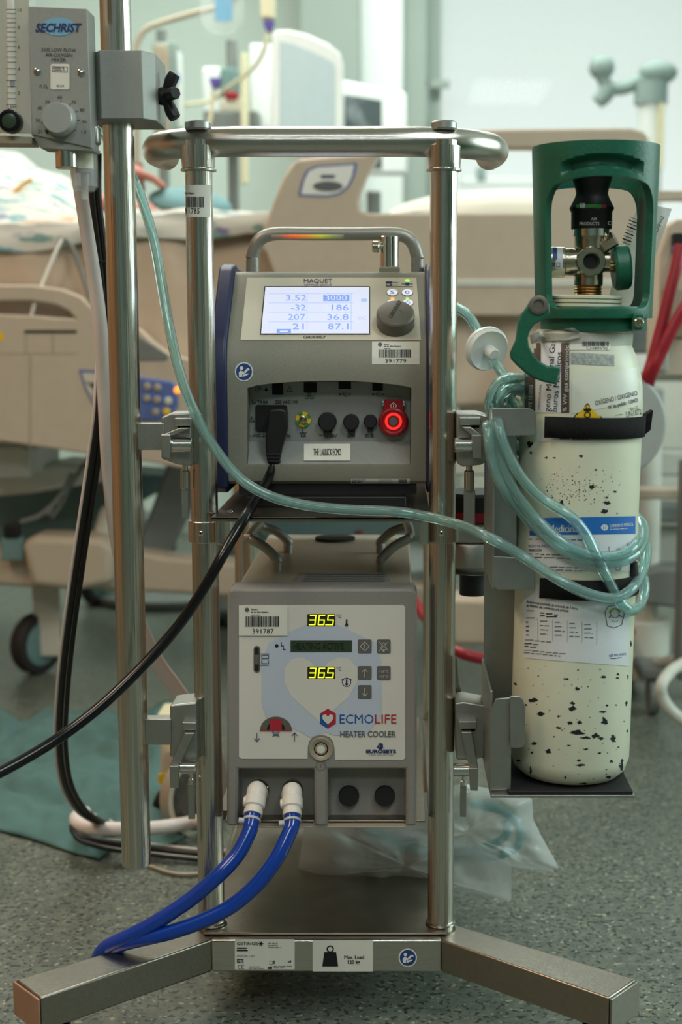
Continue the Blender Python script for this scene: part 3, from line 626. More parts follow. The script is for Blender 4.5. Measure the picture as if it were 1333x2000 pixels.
for ux in (673, 738): q.line([(ux - 9, 770), (ux + 10, 770)], 1, 'ink').ell(ux - 9, 770, 2, 2, 'ink', .0012).line([(ux - 4, 770), (ux, 766), (ux + 4, 766)], .9, 'ink').line([(ux - 2, 770), (ux + 2, 774), (ux + 6, 774)], .9, 'ink').poly([(ux + 10, 768), (ux + 10, 772), (ux + 14, 770)], 'ink', .0012)
q.line([(592, 830), (592, 843)], 1, 'ink').line([(586, 845), (599, 845), (592.5, 853)], 1, 'ink', .0012, True)
q.build('socket_lettering', dev, kind='stuff')
for x0, y0, x1, y1 in ((532, 747, 553, 771), (594, 747, 619, 767), (662, 746, 686, 760), (728, 748, 748, 763)):
    MB().pbox(x0, y0, x1, y1, YR - .0003, .003, 'dark_gap').build('socket', dev, bevel=.0005)
m_ = MB().pprism([(501, 791), (558, 791), (561, 795), (561, 839), (557, 843), (503, 843), (499, 839), (499, 795)], YR - .002, .006, 'black').build('mains_inlet', dev, bevel=.0008)
g = at(593, 819, YR); eg = Print(vplane(YR)); eg.ell(593, 819, 15, 15, 'yellow', .0006, 32)
for a0 in (0, 90, 180, 270): eg.ring(593, 819, 9, 15, 'earth_green', .001, 8, a0 + 8, a0 + 50)
eg = eg.build('earth_terminal', dev, label='yellow and green earth terminal'); MB().lathe([(.0052, 0), (.0052, .003), (.0034, .0035), (.0030, .009), (.0022, .010), (0, .010)], g, (0, -1, 0), 'nickel', 20).build('terminal_pin', eg)
for x, y, r1, wy in ((640, 823, 18, 852), (686.5, 824, 15.5, 849), (724, 822.5, 13, 844)):
    c = at(x, y, YR); rr = pxs(r1, YR); MB().lathe([(rr, 0), (rr, .006), (rr * .85, .008), (0, .008)], c, (0, -1, 0), 'rubber', 28).pbox(x - r1 * .45, y, x + r1 * .45, wy, YR - .003, .003, 'rubber').build('socket_cap', dev)
rb_ = MB(); c = at(769, 823, YR); r0 = pxs(29, YR)
rb_.lathe([(r0, 0), (r0, .008), (r0 * .94, .012), (r0 * .78, .0135), (r0 * .7, .012), (0, .012)], c, (0, -1, 0), 'red_cap', 40).pprism([(751, 781), (787, 781), (789, 806), (785, 815), (753, 815), (749, 806)], YR - .010, .012, 'red_cap')
rb_ = rb_.build('emergency_knob', dev, bevel=.0006, label='dark red emergency knob with a glowing ring')
q = Print(vplane(YR - .0128)); q.ring(769, 823, 12, 16.5, 'red_led', .0004, 36).build('light_ring', rb_)
q = Print(vplane(YR - .0122)); q.ell(769, 823, 8, 8, 'ink_grey', .0006).build('knob_centre', rb_)
q = Print(vplane(YR - .010)); q.line([(769, 786), (775.5, 792.5), (769, 799), (762.5, 792.5)], 1.2, 'sticker', .0006, True).rect(768.4, 789, 769.6, 796, 'sticker', .0006).build('knob_symbol', rb_)
for x in (749, 789): MB().pbox(x - 3, 783, x + 3, 793, YR - .008, .008, 'chrome').build('hinge_pin', rb_, bevel=.0006)
# ================================================================ mains cord
pc = thing('power_cord', 'black mains cord plugged into the lit console and sagging to the frame edge', 'cord', tuple(at(530, 860, 1.80)))
a = at(543, 812, YR - .012)
MB().pprism([(526, 800), (545, 797), (560, 801), (561, 838), (556, 858), (550, 880), (545, 908), (522, 906), (519, 880), (518, 850), (523, 836)], YR - .030, .024, 'black').build('plug', pc, bevel=.003)
for yy in (886, 893, 900): MB().pbox(519 + (yy - 886) * .25, yy, 548, yy + 3, YR - .0312, .02, 'black').build('plug_rib', pc, bevel=.0005)
cp = [(534, 900, 1.808), (530, 918, 1.80), (522, 940, 1.785), (503, 972, 1.74), (478, 1012, 1.69), (440, 1076, 1.66), (405, 1138, 1.65), (365, 1200, 1.645), (315, 1262, 1.635), (255, 1325, 1.62), (190, 1385, 1.60), (120, 1438, 1.58), (40, 1487, 1.55), (-40, 1528, 1.52), (-120, 1562, 1.5)]
MB().tube([at(*c) for c in cp], [.0052, .0052] + [.0064] * 13, 'black_gloss', 16, 6).build('cable', pc)
# ================================================================ the heater-cooler
HY = 1.72
hc = thing('heater_cooler', 'grey heater cooler box with white key panel and green digits on the lower cart shelf', 'medical machine', (-.085, 1.95, .2635))
fx = lambda px: at(px, 1380, HY).x
hL, hR = fx(443), fx(814.5); hT = pz(1150, HY); hB = pz(1614, HY)
fr = MB().prism([at(x, y, HY) for x, y in ((443, 1614), (444, 1160), (447, 1153), (455, 1150), (803, 1150), (811, 1153), (815, 1160), (814, 1614))], (0, .05, 0), 'heater_grey').build('front_panel', hc, bevel=.0035)
CUT = .028
cut(fr, [MB().prism([at(x, y, HY - .01) for x, y in pts], (0, CUT + .01, 0), 'heater_grey') for pts in (((463, 1507), (613, 1507), (613, 1640), (463, 1640)), ((640, 1507), (793, 1507), (793, 1640), (640, 1640)))])
for x0, x1 in ((462, 611), (641, 793)):
    A = at(x0, 1611, HY - .004); B = at(x1, 1617, HY - .004); MB().box(A.x, B.x, HY - .004, HY + .03, B.z, B.z + .0018, 'heater_metal').build('drip_lip', hc, bevel=.0005)
MB().box(hL + .013, hR - .006, HY + .05, 2.18, .2636, hT - .001, 'heater_metal').build('case', hc, bevel=.002)
zt = hT - .001
q = Print(lambda x, y, o: atz(x, y, zt + o))
q.poly([(585, 1118), (755, 1118), (765, 1141), (565, 1141)], 'heater_grey', .0004)
for k in range(5): q.rect(600 - k * 3, 1121 + k * 4.2, 752, 1122.6 + k * 4.2, 'ink_grey', .0008)
q.build('rating_label', hc)
c = atz(655, 1054, zt); MB().cyl((c.x, c.y, zt), (c.x, c.y, zt + .004), .03, 'dark_gap', 24).build('vent', hc)
for sx, (p0, p1, po) in enumerate((((541, 1115), (563, 1079), (505, 1046)), ((745, 1115), (744, 1080), (786, 1046)))):
    a = atz(*p0, zt); b = atz(*p1, zt); s = -1 if sx == 0 else 1; zt2 = .601; e = .035 * s; h1 = zt + .016
    MB().tube([(a.x, a.y, zt), (a.x, a.y, zt + .012), (a.x, a.y, h1), (a.x + e * .45, a.y + .004, zt2 - .012), (a.x + e, a.y + .01, zt2 - .002), (a.x + e * 1.1, a.y + .022, zt2), (b.x + e * 1.1, b.y - .03, zt2), (b.x + e, b.y - .012, zt2 - .004), (b.x + e * .45, b.y - .004, zt2 - .012), (b.x, b.y, h1), (b.x, b.y, zt + .012), (b.x, b.y, zt)], .0064, 'silver_paint', 16, 5).build('handle', hc)
vp = vplane(HY)
mem = [(467, 1186), (471, 1182), (788, 1182), (792, 1186), (792, 1480), (788, 1484), (655, 1484), (653.5, 1459), (651, 1448), (644, 1440), (634, 1436.5), (627.5, 1436), (621, 1436.5), (611, 1440), (604, 1448), (601.5, 1459), (601, 1482), (472, 1482), (467, 1478)]
mb = MB().pprism(mem, HY - .0006, .0008, 'membrane').build('key_panel', hc)
o1, o2, o3 = .0010, .0014, .0018
q = Print(vp)
q.poly([(627, 1205), (735, 1255), (745, 1290), (745, 1400), (715, 1435), (652, 1436), (640, 1430), (627, 1432), (606, 1440), (590, 1430), (520, 1400), (512, 1375), (512, 1290), (525, 1255)], 'pale_blue', o1)
q.poly([(625, 1318), (608, 1292), (590, 1283), (570, 1287), (556, 1305), (556, 1332), (570, 1360), (625, 1410), (682, 1360), (698, 1332), (698, 1305), (684, 1287), (662, 1283), (642, 1292)], 'membrane_in', o1 + .0002)
q.text('°C', 658, 1206, 6.5, 'ink_navy', o2, width=9, bold=.01).text('°C', 658, 1309, 6.5, 'ink_navy', o2, width=9, bold=.01)
def thermo(x, y, s):
    q.rrect(x - 1.6 * s, y - 7 * s, x + 1.6 * s, y + 2 * s, 1.5 * s, 'ink_navy', o2).ell(x, y + 4 * s, 3 * s, 3 * s, 'ink_navy', o2)
thermo(677.5, 1216, 1); thermo(677.5, 1332, .9); q.ring(677.5, 1332, 7.6, 9, 'ink_navy', o2)
for a in (30, 150): q.ell(677.5 + 9 * math.cos(R(a)), 1332 - 9 * math.sin(R(a)), 2, 2, 'ink_navy', o2, 8)
q.ell(541, 1261, 3.6, 3.6, 'ink', o2, 16)
for x, y in ((550, 1254), (554, 1261)): q.line([(x, y), (x + 0, y + 7), (x + 4, y + 7)], 1.6, 'ink_navy', o2)
for y in (1276, 1298.5): q.rect(508, y, 526, y + 1.1, 'ink_navy', o2)
q.line([(512, 1279), (525, 1279), (525, 1286), (512, 1286)], 1.2, 'ink_navy', o2, True).line([(512, 1289), (512, 1296), (525, 1296), (525, 1289)], 1.2, 'ink_navy', o2)
for x in range(513, 525, 2): q.rect(x, 1294, x + 1, 1296, 'ink_navy', o2 + .0002)
def arrow(x, y, L, s, m): q.line([(x, y - L / 2), (x, y + L / 2)], 1.3, m, o3); q.line([(x - L * .32, y - s * L * .16), (x, y - s * L / 2)], 1.3, m, o3).line([(x + L * .32, y - s * L * .16), (x, y - s * L / 2)], 1.3, m, o3)
arrow(502.5, 1439, 17, -1, 'ink_navy'); arrow(576, 1439, 17, 1, 'ink_navy')
q.line([(533, 1429), (536, 1431), (543, 1431), (546, 1429)], 1.4, 'ink_navy', o2).line([(533, 1438), (536, 1436), (543, 1436), (546, 1438)], 1.4, 'ink_navy', o2).rect(533, 1433, 546, 1434, 'ink_navy', o2)
hexp = lambda cx, cy, r: [(cx + r * math.sin(R(60 * k)), cy - r * 1.08 * math.cos(R(60 * k))) for k in range(6)]
h6 = hexp(641, 1403, 18); q.poly([h6[5], h6[0], h6[1], h6[2], h6[3], (641, 1403)], 'ink_red', o2).poly([h6[3], h6[4], h6[5], (641, 1403)], 'ink_blue', o2)
q.poly([(641, 1399), (636.5, 1394), (631, 1396), (630, 1402), (634, 1408), (641, 1414), (648, 1408), (652, 1402), (651, 1396), (645.5, 1394)], 'membrane', o3)
q.text('ECMO', 664, 1412.5, 17.5, 'ink_blue', o2, width=66).text('LIFE', 733, 1412.5, 17.5, 'ink_red', o2, width=42)
q.text('HEATER COOLER', 665, 1439, 11.5, 'ink_grey', o2, width=109, bold=.02)
q.text('EUROSETS', 715.5, 1470, 6.2, 'ink_navy', o2, width=59, bold=.05).text('EVERY LIFE MATTERS', 721, 1475, 3, 'ink_grey', o2, width=48)
q.text('3', 740, 1462, 10, 'ink_navy', o2, width=9, bold=.08).line([(740, 1456), (738, 1459)], 3, 'ink_navy', o2)
q.build('key_panel_print', mb)
SEG = {'3': 'abgcd', '6': 'afgedc', '5': 'afgcd'}
for y0 in (1199, 1302):
    d = Print(vp); d.rect(601, y0, 655, y0 + 23, 'led_back', o2)
    for i, ch in enumerate('365'):
        ox = 604.5 + i * 17.5; oy = y0 + 2.5; sh = lambda y: (y0 + 21 - y) * .12
        g = {'a': ((ox, oy), (ox + 11, oy)), 'g': ((ox, oy + 9), (ox + 11, oy + 9)), 'd': ((ox, oy + 18), (ox + 11, oy + 18)), 'f': ((ox, oy), (ox, oy + 9)), 'b': ((ox + 11, oy), (ox + 11, oy + 9)), 'e': ((ox, oy + 9), (ox, oy + 18)), 'c': ((ox + 11, oy + 9), (ox + 11, oy + 18))}
        for k in SEG[ch]: (a0, b0), (a1, b1) = g[k]; d.line([(a0 + sh(b0), b0), (a1 + sh(b1), b1)], 2.3, 'led_digit', o3)
    d.ell(637.5, y0 + 20.5, 1.6, 1.6, 'led_digit', o3); d.build('temperature_display', mb, label='lit yellow-green temperature digits')
d = Print(vp); d.rect(568, 1250, 688, 1273, 'lcd', o2).text('HEATING ACTIVE', 574, 1268, 13, 'lcd_ink', o3, width=98).build('text_display', mb)
for x, y, ic in ((713, 1262, 'run'), (750, 1262, 'mute'), (713, 1314, 'up'), (750, 1314, 'set'), (713, 1351, 'down')):
    q = Print(vp); q.rrect(x - 13.5, y - 13.5, x + 13.5, y + 13.5, 3, 'key', o2)
    if ic == 'run': q.line([(x, y - 9), (x + 9, y), (x, y + 9), (x - 9, y)], 1.2, 'ink_light', o3, True).rect(x - .6, y - 5, x + .6, y + 5, 'ink_light', o3)
    if ic == 'mute': q.line([(x - 7, y + 6), (x - 4, y - 1), (x - 3, y - 5), (x, y - 8), (x + 3, y - 5), (x + 4, y - 1), (x + 7, y + 6)], 1.1, 'ink_light', o3, True).line([(x - 9, y - 9), (x + 9, y + 9)], 1, 'ink_light', o3).line([(x + 9, y - 9), (x - 9, y + 9)], 1, 'ink_light', o3).ell(x, y + 8, 2.2, 2.2, 'ink_light', o3)
    if ic == 'up': arrow(x, y, 16, 1, 'ink_light')
    if ic == 'down': arrow(x, y, 16, -1, 'ink_light')
    if ic == 'set': q.text('>38°C', x, y - 1, 4.6, 'ink_light', o3, 'C', 19).text('<35°C', x, y + 9, 4.6, 'ink_light', o3, 'C', 19)
    q.build('key', mb)
q = Print(vp); q.rrect(496, 1261, 508.5, 1313, 6, 'key', o2).rrect(498.5, 1264, 506, 1310, 3.5, 'rubber', o3).rect(498.5, 1278, 506, 1297, 'key', .0021).build('level_window', mb)
q = Print(vp); q.ell(539.5, 1426, 31, 27, 'knob_grey', o2, 24, 0, 180).rect(528, 1404, 551, 1425, 'ink_red', o3).rect(508, 1425, 571, 1427, 'ink_red', o3).ell(539.5, 1425, 18, 17, 'rubber', .0016, 16, 0, 180).build('flow_window', mb)
q = Print(vp); asset(q, 467, 1182, 562, 1241, '391787'); 
asset_o = Print(lambda x, y, o: vp(x, y, o + .0014)); asset(asset_o, 467, 1182, 562, 1241, '391787'); asset_o.build('asset_sticker', hc)
bs = MB(); c = at(627.5, 1463, HY); r0 = pxs(23, HY); bs.lathe([(r0 * 1.05, 0), (r0, .002), (r0 * .8, .0015), (r0 * .55, -.0005), (r0 * .5, .0005), (0, .0005)], c, (0, -1, 0), 'heater_metal', 36); bs = bs.build('screw_boss', hc)
q = Print(lambda x, y, o: vp(x, y, o + .0006)); q.ell(627.5, 1463, 8, 8, 'sticker', .0006).build('screw_plug', bs)
q = Print(vp); q.ring(627, 1496, 8.5, 9.5, 'ink_grey', .0004).rect(626.5, 1492, 627.5, 1500, 'ink_grey', .0004).build('moulded_mark', hc)
YC = HY + CUT
for x in (682, 752):
    c = at(x, 1552, YC); r0 = pxs(20.5, YC); b = MB().lathe([(r0 * 1.12, 0), (r0 * 1.12, .0012), (r0 * .99, .0014)], c, (0, -1, 0), 'heater_grey', 36).lathe([(r0, 0), (r0, .007), (r0 * .93, .0085), (0, .0085)], c, (0, -1, 0), 'rubber', 36).build('port_cap', hc)
for x in (506, 572):
    c = at(x, 1541, YC); MB().lathe([(.0135, 0), (.0135, .004), (.012, .006), (.012, .010), (0, .010)], c, (0, -1, 0), 'chrome', 32).build('water_port', hc)
# two blue water hoses with white couplings
def water_hose(label, port, q1, q2, pts, r):
    P0 = at(*port, YC - .010); t = thing('water_hose', label, 'hose', tuple(P0), 'blue water hoses'); A = at(*q1); B = at(*q2); ax = (B - A).normalized()
    cn = MB().tube([P0 + Vector((0, .008, 0)), P0 + Vector((0, -.008, -.0015)), A - ax * .008, A], [.0120, .0124, .0124, .0122], 'conn_white', 24, 5)
    L = (B - A).length
    cn.lathe([(.0120, 0), (.0132, .002), (.0132, L * .55), (.0108, L * .62), (.0108, L * .72), (.0118, L * .76), (.0118, L)], A, ax, 'conn_white', 24); cn = cn.build('coupling', t, bevel=.0004)
    s = ax.cross(Vector((0, 1, 0))).normalized(); m = A + ax * L * .3
    MB().cyl(m - s * .0145, m - s * .010, .006, 'conn_white', 16, ch=.001).build('release_button', cn)
    pts2 = [B - ax * .004, B + ax * .012] + [at(*p) for p in pts]
    MB().tube(pts2, [.0098] + [.0094] * (len(pts2) - 1) if r is None else r, 'hose_blue', 20, 7).build('tubing', t)
    b = B + ax * .007
    MB().lathe([(.0098, -.0018), (.0112, -.0015), (.0112, .0015), (.0098, .0018)], b, ax, 'conn_clear', 24).cyl(b - s * .009 - Vector((0, .004, 0)), b - s * .016 - Vector((0, .005, 0)), .0035, 'conn_clear', 12, ch=.0006).build('cable_tie', t)
water_hose('left blue water hose of the heater, running straight down to the cart leg', (504, 1546), (500, 1556, 1.718), (494, 1592, 1.700), [(486, 1628, 1.685), (462, 1672, 1.672), (420, 1716, 1.66), (365, 1762, 1.662), (300, 1804, 1.664), (245, 1832, 1.668), (212, 1848, 1.676), (196, 1864, 1.684), (190, 1884, 1.694), (194, 1912, 1.70), (206, 1934, 1.705)], None)
water_hose('right blue water hose of the heater, sagging low before the other one', (570, 1546), (571, 1558, 1.718), (571, 1594, 1.700), [(564, 1630, 1.685), (541, 1676, 1.672), (505, 1724, 1.664), (455, 1768, 1.660), (395, 1799, 1.658), (330, 1822, 1.660), (270, 1836, 1.666), (235, 1845, 1.672), (217, 1858, 1.682), (212, 1878, 1.69), (214, 1904, 1.695), (226, 1930, 1.70)], None)
# ================================================================ mixer pole and air-oxygen mixer
LP_, LPY = at(240, 600, 1.72).x, 1.72; lr = pxs(29.5, 1.70)
po = thing('mixer_pole', 'thick polished steel pole standing off the cart beside its left post', 'pole', (LP_, LPY, pz(1688, LPY)))
MB().lathe([(lr - .002, .004), (lr - .001, 0), (lr, .001), (lr, 1.6 - pz(1688, LPY)), (lr - .002, 1.6 - pz(1688, LPY))], (LP_, LPY, pz(1688, LPY)), (0, 0, 1), 'steel', 48).build('pole_tube', po)
mx = thing('oxygen_mixer', 'grey air oxygen mixer with round dial and flow tube clamped to the tall pole', 'gas mixer', tuple(at(118, 160, 1.70)))
zt_, zb_ = pz(98, 1.672), pz(232, 1.672); X = lambda px, Y=1.672: at(px, 160, Y).x
MB().prism([(X(196), 1.672, zb_), (X(278), 1.672, zb_), (X(304, 1.69), 1.690, zb_), (X(304, 1.69), 1.765, zb_), (X(178, 1.7), 1.765, zb_), (X(178, 1.7), 1.695, zb_)], (0, 0, zt_ - zb_), 'alu_paint').build('pole_clamp', mx, bevel=.001)
c = at(303, 188, 1.715); kb = MB().cyl(c, c + Vector((.010, 0, 0)), .006, 'black', 16).lathe([(.009, .004), (.0105, .008), (.0105, .016), (.008, .020), (0, .020)], c, (1, 0, 0), 'black', 20)
for a in (75, -78, 180):
    d = Vector((.22, -.55 if a == 180 else math.cos(R(a)) * .6 - .2, math.sin(R(a)))).normalized(); kb.tube([c + Vector((.013, 0, 0)) + d * .004, c + Vector((.015, 0, 0)) + d * .018, c + Vector((.018, 0, 0)) + d * .026], [.0060, .0078, .0070], 'black', 8, 2)
kb.build('wing_knob', mx, bevel=.0008)
MY = 1.645
md = .04
body = MB().pprism([(55, 12), (170, 17), (179, 289), (62, 263)], MY, md, 'alu_paint').build('mixer_body', mx, bevel=.0008)
q = Print(vplane(MY)); q.ell(115, 52, 33, 18, 'label_blue', .0004, 32)
M['ink_ltblue'] = mk('ink_ltblue', (120, 170, 200), .5, 0, 0); q.m = [0] * len(q.m); q.mats = [M['ink_ltblue']]
q.text('SECHRIST', 113, 62, 15.5, 'ink_navy', .0008, 'C', 88, shear=.2, bold=.035)
for t, y, wd in (('3500 LOW FLOW', 101, 68), ('AIR-OXYGEN', 111, 53), ('MIXER', 120.5, 28)): q.text(t, 115, y, 7, 'ink', .0006, 'C', wd, rot=-1.5)
q.text('F', 78, 172, 6.5, 'ink', .0006).text('I', 82, 174, 4, 'ink', .0006).text('O', 85, 172, 6.5, 'ink', .0006).text('2', 91, 174, 4, 'ink', .0006)
for t, x, y in (('.21', 77, 260), ('.30', 73, 238), ('.40', 77, 214), ('.50', 92, 202), ('.60', 116, 193), ('.70', 143, 203), ('.80', 160, 218), ('.90', 164, 241), ('1.0', 164, 261)): q.text(t, x, y, 6.2, 'ink', .0006, 'C')
for a in (215, 190, 158, 128, 88, 57, 27, -2, -35):
    q.line([(118 + 32 * math.cos(R(a)), 234 - 32 * math.sin(R(a))), (118 + 38 * math.cos(R(a)), 234 - 38 * math.sin(R(a)))], 1, 'ink', .0006)
q.poly([(88, 257), (94, 252), (98, 256), (92, 262)], 'ink', .0006); q.build('face_print', body, kind='stuff')
q = Print(vplane(MY)); q.rrect(99, 125, 136, 175, 4, 'sticker', .0005).line([(103, 130), (132, 131), (132, 141), (103, 140)], 1, 'ink', .0009, True).fine(105, 132, 131, 2, 4, 2.6, 'ink_grey', .0009).text('98134', 118, 170, 4, 'ink', .0009, 'C', 15).build('service_sticker', body)
for x, y in ((73, 140), (158.5, 142)):
    c = at(x, y, MY); o = MB().lathe([(.0042, 0), (.004, .001), (.002, .0018), (0, .002)], c, (0, -1, 0), 'chrome', 16).build('screw', mx)
c = at(118, 234, MY); MB().lathe([(.0185, 0), (.0188, .001), (.0185, .004), (.0172, .006), (.0168, .016), (.016, .0172), (0, .0172)], c, (0, -1, 0), 'dial', 48).build('mix_dial', mx)
MB().pprism([(61, 262), (184, 288), (182, 295), (80, 290)], MY + .002, md - .004, 'alu_paint').build('bottom_plate', mx, bevel=.0006)
c = at(130, 290, MY + .018); MB().lathe([(.0128, 0), (.0128, -.021), (.0118, -.0225), (0, -.0225)], c, (0, 0, 1), 'chrome', 32).build('inlet_fitting', mx)
c = at(163, 292, MY + .03); bl = MB().lathe([(.0155, 0), (.0158, -.03), (.0155, -.042), (.011, -.047), (.004, -.0485), (.004, -.056), (.0025, -.056), (.0025, -.047), (.010, -.0455), (.0142, -.0412), (.0142, 0)], c, (0, 0, 1), 'clear', 32).build('water_trap_bowl', mx)
MB().cyl(c, c - Vector((0, 0, .022)), .011, 'cream', 20).cyl(c - Vector((0, 0, .022)), c - Vector((0, 0, .026)), .0095, 'knob_grey', 20).cyl(c - Vector((0, 0, .026)), c - Vector((0, 0, .04)), .004, 'knob_grey', 12).build('trap_filter', bl)
MB().pbox(179, 244, 191, 281, MY + .02, .02, 'alu').build('side_fitting', mx, bevel=.003)
# flow meter
fm = MB().pprism([(-70, -60), (56, -60), (62, 262), (-70, 258)], MY + .001, .03, 'acrylic').build('flow_meter', mx, bevel=.001)
MB().pprism([(-70, -60), (56, -60), (60, 260), (-70, 257)], MY + .031, .006, 'panel').build('meter_back', fm)
MB().cyl(at(24, 222, MY + .015), at(20, -60, MY + .015), .0042, 'conn_white', 20).build('meter_tube', fm)
MB().ball(at(24, 163, MY + .0095), .0033, 'ink_navy', 14).build('float_ball', fm)
q = Print(vplane(MY + .0008)); ys = [204, 192, 181, 168, 157, 145, 133.5, 121, 111, 100, 90, 81, 71.5, 62, 53, 44, 35, 26, 18]
for i, y in enumerate(ys): q.rect(12 + (0 if i % 2 == 0 else 2.5), y, 32, y + 1.1, 'ink', .0004)
for t, y in (('2', 181), ('4', 134), ('6', 91), ('8', 53), ('10', 19)): q.text(t, 35, y + 4, 6.5, 'ink', .0004)
q.text('LPM', 16, 213, 6.4, 'ink', .0004, width=16).text('AIR', 28, 225, 6, 'ink', .0004, width=10); q.build('meter_scale', fm)
c = at(24, 239, MY); MB().lathe([(.0128, 0), (.0128, .012), (.0118, .0145), (.009, .0148), (.0085, .0135), (0, .0135)], c, (0, -1, 0), 'black_gloss', 36).lathe([(.0082, .0136), (.006, .0142), (0, .0142)], c, (0, -1, 0), 'lcd', 24).build('flow_knob', fm)
MB().pprism([(-70, 262), (62, 267), (62, 281), (-70, 280)], MY, .036, 'heater_metal').build('meter_foot', fm, bevel=.0006)
# ================================================================ rail clamps
def clamp(label, plate, body, lug, arm, lever, barrel, fork, strip, s=1, low=False):
    xs = sum(p[0] for p in body) / len(body); ys = sum(p[1] for p in body) / len(body)
    t = thing('rail_clamp', label, 'clamp', tuple(at(xs, ys, 1.72)), 'rail clamps on the cart posts')
    if plate: MB().pbox(*plate, 1.712, .02, 'alu').build('mount_block', t, bevel=.001)
    MB().pprism(body, 1.715, .05, 'alu').build('jaw', t, bevel=.0022)
    MB().pbox(*lug, 1.704, .014, 'alu').pbox(lug[0] + 6, lug[3], lug[2] - 3, lug[3] + 5, 1.712, .006, 'dark_gap').build('jaw_lug', t, bevel=.0012)
    l_ = MB().pprism(lever, 1.690, .008, 'alu').pprism(arm, 1.697, .014, 'alu').build('lever', t, bevel=.001)
    a = at(barrel[0], barrel[1], 1.705); b = at(barrel[2], barrel[1], 1.705); MB().cyl(a, b, pxs(barrel[3], 1.705), 'chrome', 24, ch=.001).build('pivot_barrel', t)
    a = at(fork[0], fork[1], 1.735); b = at(fork[0], fork[2], 1.735); MB().cyl(a, b, pxs(fork[3], 1.735), 'chrome', 20, ch=.0015).cyl(at(fork[0], fork[1] - 14, 1.735), a, pxs(fork[3] * .6, 1.735), 'chrome', 16).build('fork', t)
    MB().pbox(*strip, 1.733, .003, 'alu').build('pull_strip', t, bevel=.0006)
clamp('upper rail clamp between the tall pole and the left cart post', (268, 827, 320, 879), [(315, 815), (333, 807), (372, 806), (374, 911), (345, 907), (315, 896)], (341, 817, 374, 832), [(314, 851), (350, 836), (372, 836), (336, 851)], [(314, 849), (333, 849), (333, 896), (316, 893)], (334, 869, 376, 14.5), (362, 918, 956, 9), (355, 952, 367, 1012))
clamp('lower rail clamp between the tall pole and the left cart post', (284, 1405, 334, 1455), [(332, 1378), (345, 1376), (384, 1372), (386, 1490), (352, 1486), (332, 1478)], (356, 1411, 384, 1427), [(331, 1497), (361, 1432), (380, 1432), (349, 1497)], [(331, 1496), (348.5, 1496), (348, 1540), (332, 1539)], (352, 1498, 384, 13), (374, 1520, 1534, 6), (368, 1532, 380, 1600))
clamp('upper rail clamp between the right cart post and the cylinder bracket', None, [(892, 806), (935, 806), (962, 815), (964, 895), (940, 908), (905, 912), (893, 905)], (898, 815, 940, 831), [(903, 834), (920, 834), (941, 850), (922, 850)], [(922, 850), (942, 850), (942, 897), (924, 894)], (888, 869, 924, 14.5), (917, 918, 960, 10), (906, 956, 929, 1025))
clamp('lower rail clamp between the right cart post and the cylinder bracket', None, [(890, 1374), (905, 1370), (948, 1378), (954, 1400), (952, 1478), (925, 1486), (892, 1484)], (896, 1409, 932, 1424), [(902, 1430), (922, 1430), (935, 1501), (917, 1501)], [(917, 1500), (935.5, 1500), (934, 1545), (919, 1544)], (886, 1504, 918, 13), (906, 1524, 1536, 6), (899, 1532, 912, 1596))
# ================================================================ oxygen cylinder
OY, OR_ = 1.66, .0705
ob = at(1112, 1500, OY); ot = at(1139, 700, OY); oax = (ot - ob).normalized(); oL = 0
def oc(py):                                                    # axis point seen at image row py
    lo_, hi_ = -0.2, 1.2
    for _ in range(40):
        m_ = (lo_ + hi_) / 2; P_ = ob + oax * m_; d_ = P_ - CAM
        f_ = d_.y * cs - d_.z * sn; y_ = CY - F * (d_.y * sn + d_.z * cs) / f_
        if y_ > py: lo_ = m_
        else: hi_ = m_
    return lo_
hS = oc(752); hN = oc(652)
cyl = thing('oxygen_cylinder', 'chipped cream oxygen cylinder with green valve guard, strapped to a bracket beside the cart', 'gas cylinder', tuple(ob))
prof_c = [(0, -.004), (.045, -.004), (.058, -.002), (.0665, .006), (OR_, .020), (OR_, .1), (OR_, .2), (OR_, .3), (OR_, hS - .02), (OR_ * .985, hS), (OR_ * .94, hS + .017), (OR_ * .865, hS + .034), (OR_ * .79, hS + .046), (OR_ * .77, hN - .001), (OR_ * .76, hN + .004), (.035, hN + .006), (0, hN + .006)]
cm = MB().lathe(prof_c, ob, oax, 'cyl_paint', 96); cm.build('cylinder_body', cyl)
on = onto(cm)
# paper labels
def blob(p, x, y, rx, ry, m, off, seed, n=15):
    rr = random.Random(seed); p.poly([(x + rx * rr.uniform(.3, 1.1) * math.cos(2 * math.pi * i / n), y + ry * rr.uniform(.3, 1.1) * math.sin(2 * math.pi * i / n)) for i in range(n)], m, off)
q = Print(on)
q.rect(1036, 1012, 1241, 1046, 'label_blue', .0007, 24, 1, -4).rect(1035, 1046, 1240, 1118, 'label_white', .0005, 24, 2, -3)
q.text('Oxígeno', 1034, 1036, 14, 'label_white', .0010, width=44, bold=.02).text('Medicinal', 1073, 1039, 14, 'label_white', .0010, width=58, bold=.02)
q.ell(1181, 1030, 7, 6, 'label_white', .0010).line([(1179, 1027), (1179, 1033)], 1, 'label_blue', .0013).line([(1183, 1027), (1183, 1033)], 1, 'label_blue', .0013)
q.text('CARBUROS MEDICA', 1191, 1030, 6, 'label_white', .0010, width=45, rot=4, bold=.02).fine(1191, 1033, 1226, 1, 3, 2, 'label_white', .0010, -2)
q.fine(1034, 1052, 1150, 1, 4, 3, 'ink_blue', .0009, 2).text('MODO DE EMPLEO', 1034, 1069, 5, 'ink_blue', .0009, width=42).text('VERIFICACIÓN', 1034, 1077, 4.5, 'ink', .0009, width=26, bold=.02)
